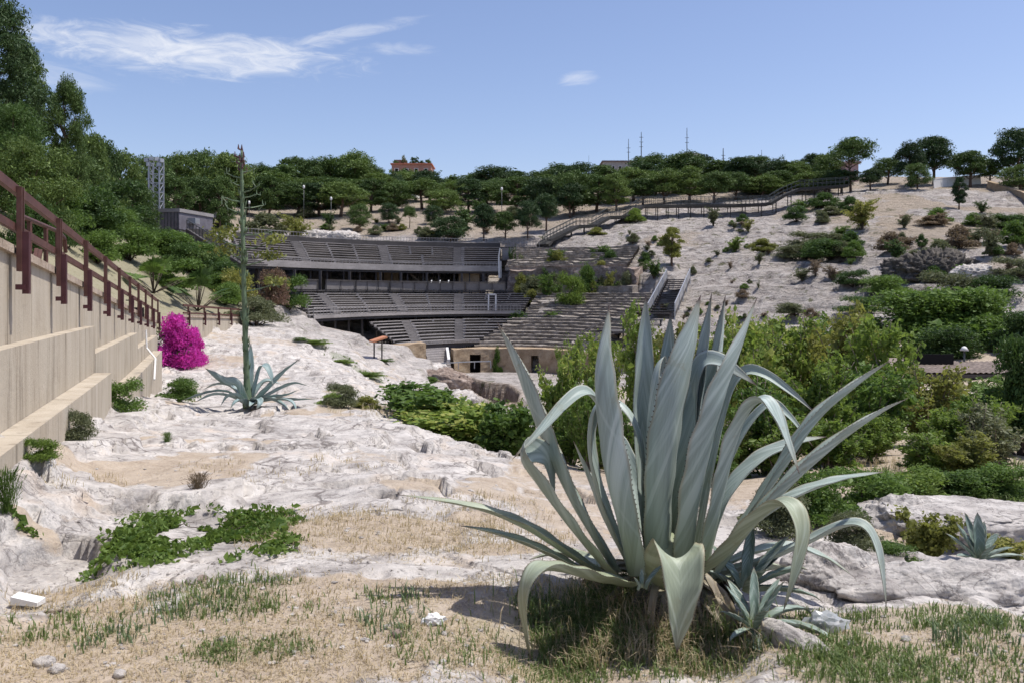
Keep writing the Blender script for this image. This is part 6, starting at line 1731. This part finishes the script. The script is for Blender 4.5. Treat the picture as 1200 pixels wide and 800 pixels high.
# ------------------------------------------------------------------ rocks, litter, far buildings
def rock_mesh(seed, sx, sy, sz, sub=5, rough=.22, mat='rock', flat=0.0):
    bm = bmesh.new(); bmesh.ops.create_icosphere(bm, subdivisions=sub, radius=1.0)
    V = np.array([v.co[:] for v in bm.verts])
    off = seed * 13.7
    n1 = np.array([mnoise.fractal(Vector((p[0] * 1.1 + off, p[1] * 1.1, p[2] * 1.1)), 1.0, 2.0, 5) for p in V])
    sc = np.array([sx, sy, sz]); W = V * sc
    n2 = np.array([1 - abs(mnoise.noise(Vector((p[0] * 2.6 + off, p[1] * 2.6, p[2] * 3.4)))) * 2 for p in W])
    n3 = np.array([mnoise.fractal(Vector((p[0] * 9 + off, p[1] * 9, p[2] * 12)), .8, 2.0, 4) for p in W])
    W = W * (1 + rough * n1)[:, None] + V * (min(sx, sy, sz) * (.20 * (n2 - .4) + .16 * n3))[:, None]
    if flat: W[:, 2] = np.where(W[:, 2] > sz * flat, sz * flat + (W[:, 2] - sz * flat) * .25, W[:, 2])
    F_ = np.array([[v.index for v in f.verts] for f in bm.faces]); bm.free()
    return np_mesh('rock', W, None, F_, [M[mat]], smooth=True)
def rock(name, label, u, v, y, sx, sy, sz, seed, rz=0.0, sub=5, mat='rock', flat=0.0, dz=0.0, cat='rock', rough=.22):
    x = (u - 600) / F * y
    o = link(name, rock_mesh(seed, sx, sy, sz, sub, rough, mat, flat), None, (x, y, Hs(x, y) + dz)); o.rotation_euler = (0, 0, rz)
    return tag(o, label, cat)
rock('boulder', 'large flat-topped pale boulder with a dark overhang at the right edge', 1140, 620, 7.6, 1.05, .55, .34, 3, -.12, 6, flat=.45, dz=.06)
rock('boulder', 'lower pale rock at the left end of the large flat-topped boulder', 1052, 622, 7.7, .30, .26, .24, 4, 0, 5, dz=.04)
rock('rock_ledge', 'long rough pale rock ledge with the small agave on it', 1130, 690, 5.1, .85, .24, .17, 5, .05, 6, dz=.0)
rock('rock_ledge', 'rough pale rock ledge behind the drooping agave leaf tip', 970, 690, 5.3, .36, .24, .22, 6, .2, 6, dz=.0)
rock('rock_ledge', 'narrow pale rock spur running down beside the young agave offset', 925, 765, 4.05, .07, .26, .07, 7, .45, 5, dz=.0)
rock('stone', 'pale stone half out of frame at the bottom, below the hanging agave leaf', 806, 797, 3.55, .09, .06, .05, 8, .2, 4)
rock('rock_outcrop', 'rough rock outcrop on the crest left of the short arena wall', 466, 410, 60, 1.6, 1.4, 1.1, 9, .2, 5, 'rock')
rock('rock_outcrop', 'broken rock block on the slab in front of the short arena wall', 488, 440, 55, 1.9, 1.2, .7, 10, .4, 5, 'rock')
rock('rock_outcrop', 'dark cracked boulder at the edge of the arena pit', 520, 455, 47, 1.6, 1.0, .6, 11, -.3, 5, 'brownrock')
rock('rock_outcrop', 'square boulder low beside the arena pit', 535, 470, 42, 1.0, .8, .5, 12, .1, 5, 'rock')
for i, (u, v, y, s, lab) in enumerate([(52,776,3.72,.034,'larger of two white stones in the bottom left corner'),(66,786,3.65,.026,'smaller of two white stones in the bottom left corner'),(178,690,4.75,.03,'white stone at the soil edge below the creeping plant'),(140,789,3.62,.025,'pale stone at the bottom, right of the corner pair'),(262,748,3.95,.02,'small grey stone beside the grass in the left foreground'),(226,680,4.85,.035,'white stone under the lower edge of the creeping plant'),(236,678,4.87,.03,'dark brown stone touching the white one under the creeping plant'),(465,756,3.92,.026,'brown stone in the small grass tuft at the bottom centre'),(520,755,3.95,.014,'tiny white pebble below the crumpled paper'),(996,758,3.95,.022,'pale pebble on the bare soil right of the plastic bag'),(1062,752,4.0,.02,'pale pebble on the bare soil in the right foreground'),(200,708,4.45,.02,'little pale stone in the left grass')]):
    rock('stone', lab, u, v, y, s * 1.3, s, s * .75, 30 + i, i * .7, 3, 'brownrock' if 'brown' in lab else 'rock', dz=s * .3, cat='stone')
for i, (u, v, s, lab) in enumerate([(372,283,2.2,'pale rock outcrop on the bank behind the left part of the topmost rail'),(405,284,1.8,'second pale rock outcrop on the bank, right of the larger one'),(348,280,1.3,'small pale rock on the bank behind the left end of the topmost rail'),(1140,322,1.2,'grey rock block beside the gully bushes')]):
    q = hit(u, v, 30); rock('rock_outcrop', lab, u, v, q[1], s * 1.3, s * .8, s * .5, 50 + i, i, 5, 'rock', dz=0)
rg = np.random.default_rng(9)
# gravel and crumbs of limestone on the soil: nobody could count them
base = np.array(rock_proto) if False else None
bm = bmesh.new(); bmesh.ops.create_icosphere(bm, subdivisions=1, radius=1.0)
IV = np.array([v.co[:] for v in bm.verts]); IF = np.array([[v.index for v in f.verts] for f in bm.faces]); bm.free()
V, T = [], []
for k in range(2600):
    y = rg.uniform(3.0, 8.5) if k % 3 else rg.uniform(3.0, 5); x = rg.uniform(-.66, .66) * y
    s = .004 + .014 * rg.uniform() ** 4
    V.append(np.array([x, y, 0]) + IV * [s * rg.uniform(.8, 1.5), s * rg.uniform(.8, 1.4), s * .7] * rg.uniform(.7, 1.2, (len(IV), 1))); T.append(IF + k * len(IV))
V = np.array(V); zz = H(V[:, 0, 0], V[:, 0, 1]); V[:, :, 2] += zz[:, None] + .002
tag(link('gravel', np_mesh('gravel', V.reshape(-1, 3), None, np.concatenate(T), [M['rock']])), 'small pale gravel and limestone crumbs over the foreground soil', 'gravel', kind='stuff')

# litter
p = hit(33, 712); fo = MB()
fo.hexa([(-.085,-.03,0),(.075,-.03,0),(.08,.035,0),(-.08,.035,0),(-.085,-.03,.045),(.075,-.028,.022),(.08,.035,.03),(-.08,.035,.05)])
o = fo.build('foam_block', M['white'], None, False, tuple(p + [0, 0, .022])); o.rotation_euler = (0.05, 0.03, -.12); tag(o, 'wedge of white foam lying on the ground at the left edge', 'foam block')
p = hit(66, 720); o = MB().tube([(-.07, 0, .01), (0, .004, .014), (.07, .02, .03)], [.008, .009, .006], 6).build('stick', M['twig'], None, True, tuple(p)); tag(o, 'short dry stick beside the white foam wedge', 'stick')
def crumple(name, label, u, v, size, mat, cat, seed):
    bm = bmesh.new(); bmesh.ops.create_icosphere(bm, subdivisions=3, radius=1.0)
    r2 = random.Random(seed)
    for v_ in bm.verts:
        c = v_.co.copy(); n = mnoise.noise(c * 1.7 + Vector((seed, 0, 0))) * .5 + mnoise.noise(c * 4 + Vector((seed, 3, 0))) * .28
        v_.co = c * (1 + n); v_.co.z *= .7
    me = bpy.data.meshes.new(name); bm.to_mesh(me); bm.free(); me.materials.append(mat)
    p = hit(u, v); o = link(name, me, None, tuple(p + [0, 0, size * .45])); o.scale = (size * 1.2, size * .8, size)
    return tag(o, label, cat)
crumple('paper', 'crumpled white paper on the dry soil left of the agave', 508, 731, .042, M['white'], 'paper', 4)
b = NB('clear_plastic'); pr = b.principled((.75, .78, .80), .3); pr.inputs['Transmission Weight'].default_value = .55; pr.inputs['Alpha'].default_value = .8
crumple('plastic_bag', 'crumpled clear plastic bag on the ground right of the agave', 968, 738, .075, b.m, 'plastic bag', 8)

# tiled shed and lamp in the valley
yr = 31.0
sh = empty('tiled_shed', tuple(P(1140, 470, yr)), 'low shed with a brown tiled roof half hidden in the valley shrubs', 'shed'); inv = Matrix.Translation(-Vector(sh.location))
M['tile'] = simple_mat('brown_roof_tile', (0.20, 0.16, 0.135), .85, 0, .35, 3.0, .2)
x0, x1 = P(1078, 430, yr)[0], P(1235, 430, yr)[0]
ze, zr = P(0, 438, yr)[2], P(0, 424.5, yr + 2.6)[2]
V, Q = [], []
nx = int((x1 - x0) / .035); ny = 22
for i in range(nx + 1):
    for j in range(ny + 1):
        x = x0 + (x1 - x0) * i / nx; t = j / ny
        V.append((x, yr + 2.6 * t, ze + (zr - ze) * t + .04 * abs(math.sin((x - x0) * math.pi / .21)) + .025 * (1 - (t * 8) % 1)))
for i in range(nx):
    for j in range(ny):
        a = i * (ny + 1) + j; Q.append([a, a + ny + 1, a + ny + 2, a + 1])
o = link('roof', np_mesh('roof', V, Q, None, [M['tile']]), sh); o.matrix_parent_inverse = inv
gz = Hs((x0 + x1) / 2, yr) - .6
o = MB().box(((x0 + x1) / 2, yr + 2.2, (gz + zr - .2) / 2), (x1 - x0 - .4, .2, zr - .25 - gz)).build('wall', M['podium'], sh); o.matrix_parent_inverse = inv
o = MB().bar((x0 + .1, yr + .1, ze - .08), (x1 - .1, yr + .1, ze - .08), .12, .14).build('eave_beam', M['wooddark'], sh); o.matrix_parent_inverse = inv
for k in range(5):
    x = x0 + .2 + (x1 - x0 - .5) * k / 4
    o = MB().bar((x, yr + .12, gz), (x, yr + .12, ze - .14), .14).build('post', M['wooddark'], sh); o.matrix_parent_inverse = inv
o = MB().bar((x0 + .3, yr + 1.9, gz + .9), (x0 + 2.2, yr + 1.9, gz + .9), .05, .9).build('opening', M['black'], sh); o.matrix_parent_inverse = inv  # black sheet on the wall, painted darkness of the shed interior
s2 = empty('small_roof', tuple(P(1046, 445, 33)), 'small separate tiled roof left of the main tiled shed', 'shed'); inv = Matrix.Translation(-Vector(s2.location))
c = P(1046, 428, 33)
o = MB().hexa([c + [-.8,-.8,-.25], c + [.8,-.8,-.25], c + [.8,.9,.15], c + [-.8,.9,.15], c + [-.8,-.8,-.17], c + [.8,-.8,-.17], c + [.8,.9,.23], c + [-.8,.9,.23]]).build('roof', M['tile'], s2); o.matrix_parent_inverse = inv
for dx in (-.65, .65):
    for dy in (-.6, .7): 
        o = MB().bar(c + [dx, dy, -2.6], c + [dx, dy, -.15], .12).build('post', M['wooddark'], s2); o.matrix_parent_inverse = inv
la = empty('garden_lamp', tuple(P(1130, 440, 33.6)), 'slim lamp post with a small white shade in front of the valley trees', 'lamp'); inv = Matrix.Translation(-Vector(la.location))
c = P(1130, 407, 33.6); gz = Hs(c[0], c[1])
o = MB().tube([(c[0], c[1], gz), c], [.05, .035], 8).build('pole', M['greysteel'], la, True); o.matrix_parent_inverse = inv
o = MB().tube([c + [0, 0, -.12], c + [0, 0, .02], c + [0, 0, .05]], [.17, .08, .02], 12).build('shade', M['white'], la, True); o.matrix_parent_inverse = inv

# park lamps
def park_lamp(u, vt, vb, lab):
    p = hit(u, vb, 60); h = (vb - vt) / F * p[1]
    r = empty('street_lamp', tuple(p), lab, 'street lamp')
    MB().tube([(0, 0, -.2), (0, 0, h)], [.06, .04], 8).build('pole', M['greysteel'], r, True)
    MB().tube([(0, 0, h), (0, 0, h + .1), (0, 0, h + .4), (0, 0, h + .5)], [.05, .15, .15, .04], 10).build('globe', M['white'], r, True)
park_lamp(292, 240, 262, 'park lamp just right of the tall flower stalk, above the left seating'); park_lamp(356, 222, 262, 'park lamp with a white globe among the pines left of the orange building'); park_lamp(388, 236, 266, 'shorter park lamp with a white globe above the topmost tier'); park_lamp(588, 224, 262, 'park lamp among the pines near the low white house')

# buildings beyond the ridge
def building(name, label, u0, u1, vt, y, depth, mat, roofmat=None, rows=0, cols=0, base_h=14, extra=None):
    a, b_ = P(u0, vt, y), P(u1, vt, y)
    r = empty(name, ((a[0] + b_[0]) / 2, y, a[2] - base_h), label, 'building'); w = b_[0] - a[0]
    MB().box((0, depth / 2, base_h / 2), (w, depth, base_h)).build('wall', mat, r)
    MB().box((0, depth / 2, base_h + .16), (w + .7, depth + .7, .32)).build('roof', roofmat or mat, r)
    for i in range(rows):
        for j in range(cols):
            f = MB().box((-w / 2 + w * (j + .5) / cols, -.04, base_h - 1.7 - i * 2.9), (w / cols * .42, .14, 1.3)).build('window', M['white'], r)
            MB().box((-w / 2 + w * (j + .5) / cols, -.12, base_h - 1.7 - i * 2.9), (w / cols * .32, .05, 1.1)).build('pane', M['black'], f)
    return r, w
orange = simple_mat('orange_plaster', (.34, .185, .145), .85, 0, .12, .6)
r, w = building('apartment_building', 'orange-red building with plants on its roof terrace rising behind the skyline pines', 459, 505, 193, 232, 9, orange, simple_mat('terracotta_roof', (.45, .17, .11), .85), 2, 4, 16)
MB().box((-w * .32, 4, 16.9), (w * .28, 5, 1.2)).build('penthouse', orange, r)
for i, (dx, hh, k) in enumerate(((-.42, 1.6, 'dark'), (-.18, 2.9, 'olive'), (.02, 2.4, 'dark'), (.12, 2.2, 'dark'), (.26, 1.2, 'dark'), (.42, 2.4, 'dark'))):
    V, Q, m = bush_proto(900 + i, 'dome', 500, .06, .5); o = link('roof_plant', np_mesh('roof_plant', V, Q, None, [LM[k]]), r); o.location = (dx * w, 1.0, 16.3); o.scale = (1.8, 1.8, hh)
grey = simple_mat('grey_concrete', (.33, .31, .30), .9)
building('grey_building', 'flat grey block just showing above the skyline pines, left of the two thin masts', 707, 754, 190, 225, 10, grey, simple_mat('dark_flat_roof', (.17, .13, .13), .8), 1, 6, 14)
white_ = simple_mat('white_plaster', (.74, .73, .71), .8, 0, .08, .5)
building('white_house', 'low white house glimpsed between the pine trunks right of the orange building', 556, 584, 226, 182, 8, white_, None, 1, 3, 5)
building('white_house', 'pale house with orange roof glimpsed through the pines left of the hill walkway', 600, 640, 231, 176, 8, white_, simple_mat('orange_tile_roof', (.42, .2, .12), .85), 1, 4, 4)
pink = simple_mat('pink_plaster', (.46, .30, .28), .85, 0, .1, .6)
building('pink_house', 'pink house peeping out behind the umbrella pine', 991, 1006, 192, 135, 6, pink, None, 2, 2, 8)
wt = empty('water_tower', tuple(P(808, 230, 215)), 'pale round water tank showing above the pines at the foot of the tallest mast', 'water tower')
zt = P(808, 181, 215)[2] - wt.location.z
MB().tube([(0, 0, zt - 2.6), (0, 0, zt - 2.4), (0, 0, zt - .1), (0, 0, zt)], [1.6, 2.6, 2.6, 2.4], 28).build('tank', grey, wt)
MB().tube([(0, 0, -3), (0, 0, zt - 2.5)], [1.2, 1.2], 20).build('column', grey, wt)
def mast(u, vt, vb, y, lab, r=.12, arms=0, dish=False):
    a = P(u, vb, y); h = (vb - vt) / F * y + 6
    m_ = empty('radio_mast', (a[0], y, a[2] - 6), lab, 'mast')
    MB().tube([(0, 0, 0), (0, 0, h * .6), (0, 0, h)], [r, r * .8, r * .45], 6).build('pole', M['greysteel'], m_)
    for k in range(arms): MB().bar((-.5, 0, h * (.72 + .09 * k)), (.5, 0, h * (.72 + .09 * k)), .09).build('arm', M['greysteel'], m_)
    if dish: MB().tube([(.8, -.3, h - 2.2 * y / 215 - 4.6), (.8, -.1, h - 6.8)], [.7, .2], 12).build('dish', M['white'], m_)
mast(736.5, 163, 192, 222, 'left one of the two thin masts rising behind the flat grey block', .13, 2)
mast(751.5, 155, 190, 222, 'right and taller one of the two thin masts beside the flat grey block', .16, 3)
mast(805, 150, 184, 214, 'tallest thin mast with a dish, standing on the round water tank', .14, 2, True)
mast(847.5, 174, 190, 210, 'short stout aerial on the skyline between the water tank and the walkway', .2, 2)
mast(892.5, 176, 192, 210, 'thin short aerial on the skyline above the right part of the walkway', .1, 0)
mast(690, 182, 196, 220, 'faint thin aerial on the skyline left of the flat grey block', .06, 0)

# white fence and low wall on the right skyline
def fence(name, label, pts, h, mat, cat, thick=.12, seg=1.6):
    r = empty(name, tuple(pts[0]), label, cat); inv = Matrix.Translation(-Vector(r.location))
    m = MB()
    for a, b in zip(pts[:-1], pts[1:]):
        a, b = np.array(a), np.array(b); n = max(1, int(np.linalg.norm(b - a) / seg))
        for k in range(n):
            p, q = a + (b - a) * k / n, a + (b - a) * (k + .97) / n
            m.bar(p + [0, 0, h / 2 - .2], q + [0, 0, h / 2 - .2], thick, h + .4)
    o = m.build('panel', mat, r); o.matrix_parent_inverse = inv
    m = MB()
    for a, b in zip(pts[:-1], pts[1:]): m.bar(np.array(a) + [0, 0, h + .03], np.array(b) + [0, 0, h + .03], thick * 1.5, .1)
    o = m.build('cap_rail', mat, r); o.matrix_parent_inverse = inv
fence('white_fence', 'white board fence under the dark pines on the right skyline', [hit(1094, 221, 90), hit(1126, 218, 90), hit(1150, 216, 90)], 1.15, M['white'], 'fence')
fence('stone_wall', 'long low beige wall climbing to the right edge below the pines', [hit(1158, 221, 80), hit(1200, 236, 80), hit(1240, 252, 80)], .9, M['podium'], 'wall', .4, 6)
M['cliffshade'] = stone_material('cliff_rock_painted_shade', [(0.05, 0.044, 0.04), (0.10, 0.09, 0.08), (0.19, 0.17, 0.155)], 2.0)  # rock darkened so its colour carries the shade of the gully recess
cliff = rock('cliff', 'dark shaded rock face in the gully on the right', 1100, 322, 66, 3.6, 1.6, 1.7, 15, .15, 6, 'cliffshade', dz=-.7, cat='cliff', rough=.4)

# parked cars seen through the pine trunks
def car_proto():
    r = empty('parked_car', (0, 0, 0), 'white parked car seen between the pine trunks below the orange building', 'car', 'cars parked under the pines')
    prof = [(-2.1,.35),(-2.1,.8),(-1.35,.92),(-.7,1.42),(.75,1.42),(1.5,.95),(2.1,.82),(2.1,.35)]
    V = [(x, s * (.85 if z < 1 else .68), z) for s in (-1, 1) for x, z in prof]; n = len(prof)
    q = [[i, (i + 1) % n, n + (i + 1) % n, n + i] for i in range(n)]
    t = [[0, i + 1, i] for i in range(1, n - 1)] + [[n, n + i, n + i + 1] for i in range(1, n - 1)]
    MB().add(V, q, t).build('body', M['white'], r)
    for s in (-1, 1): MB().hexa([(-1.2, s * .80, .95), (1.2, s * .80, .95), (.7, s * .71, 1.36), (-.7, s * .71, 1.36), (-1.2, s * .82, .95), (1.2, s * .82, .95), (.7, s * .73, 1.36), (-.7, s * .73, 1.36)]).build('side_window', M['black'], r)
    for x in (-1.3, 1.3):
        for s in (-.86, .86): MB().tube([(x, s - .1, .32), (x, s + .1, .32)], .32, 14).build('wheel', M['black'], r)
    return r
cp_ = car_proto()
for i, u in enumerate((446, 455, 464, 477)):
    p = hit(u, 234.5, 100); c = cp_ if i == 0 else copy_tree(cp_, p, 0)
    c.location = p; c.rotation_euler = (0, 0, RNG.uniform(-.3, .3))
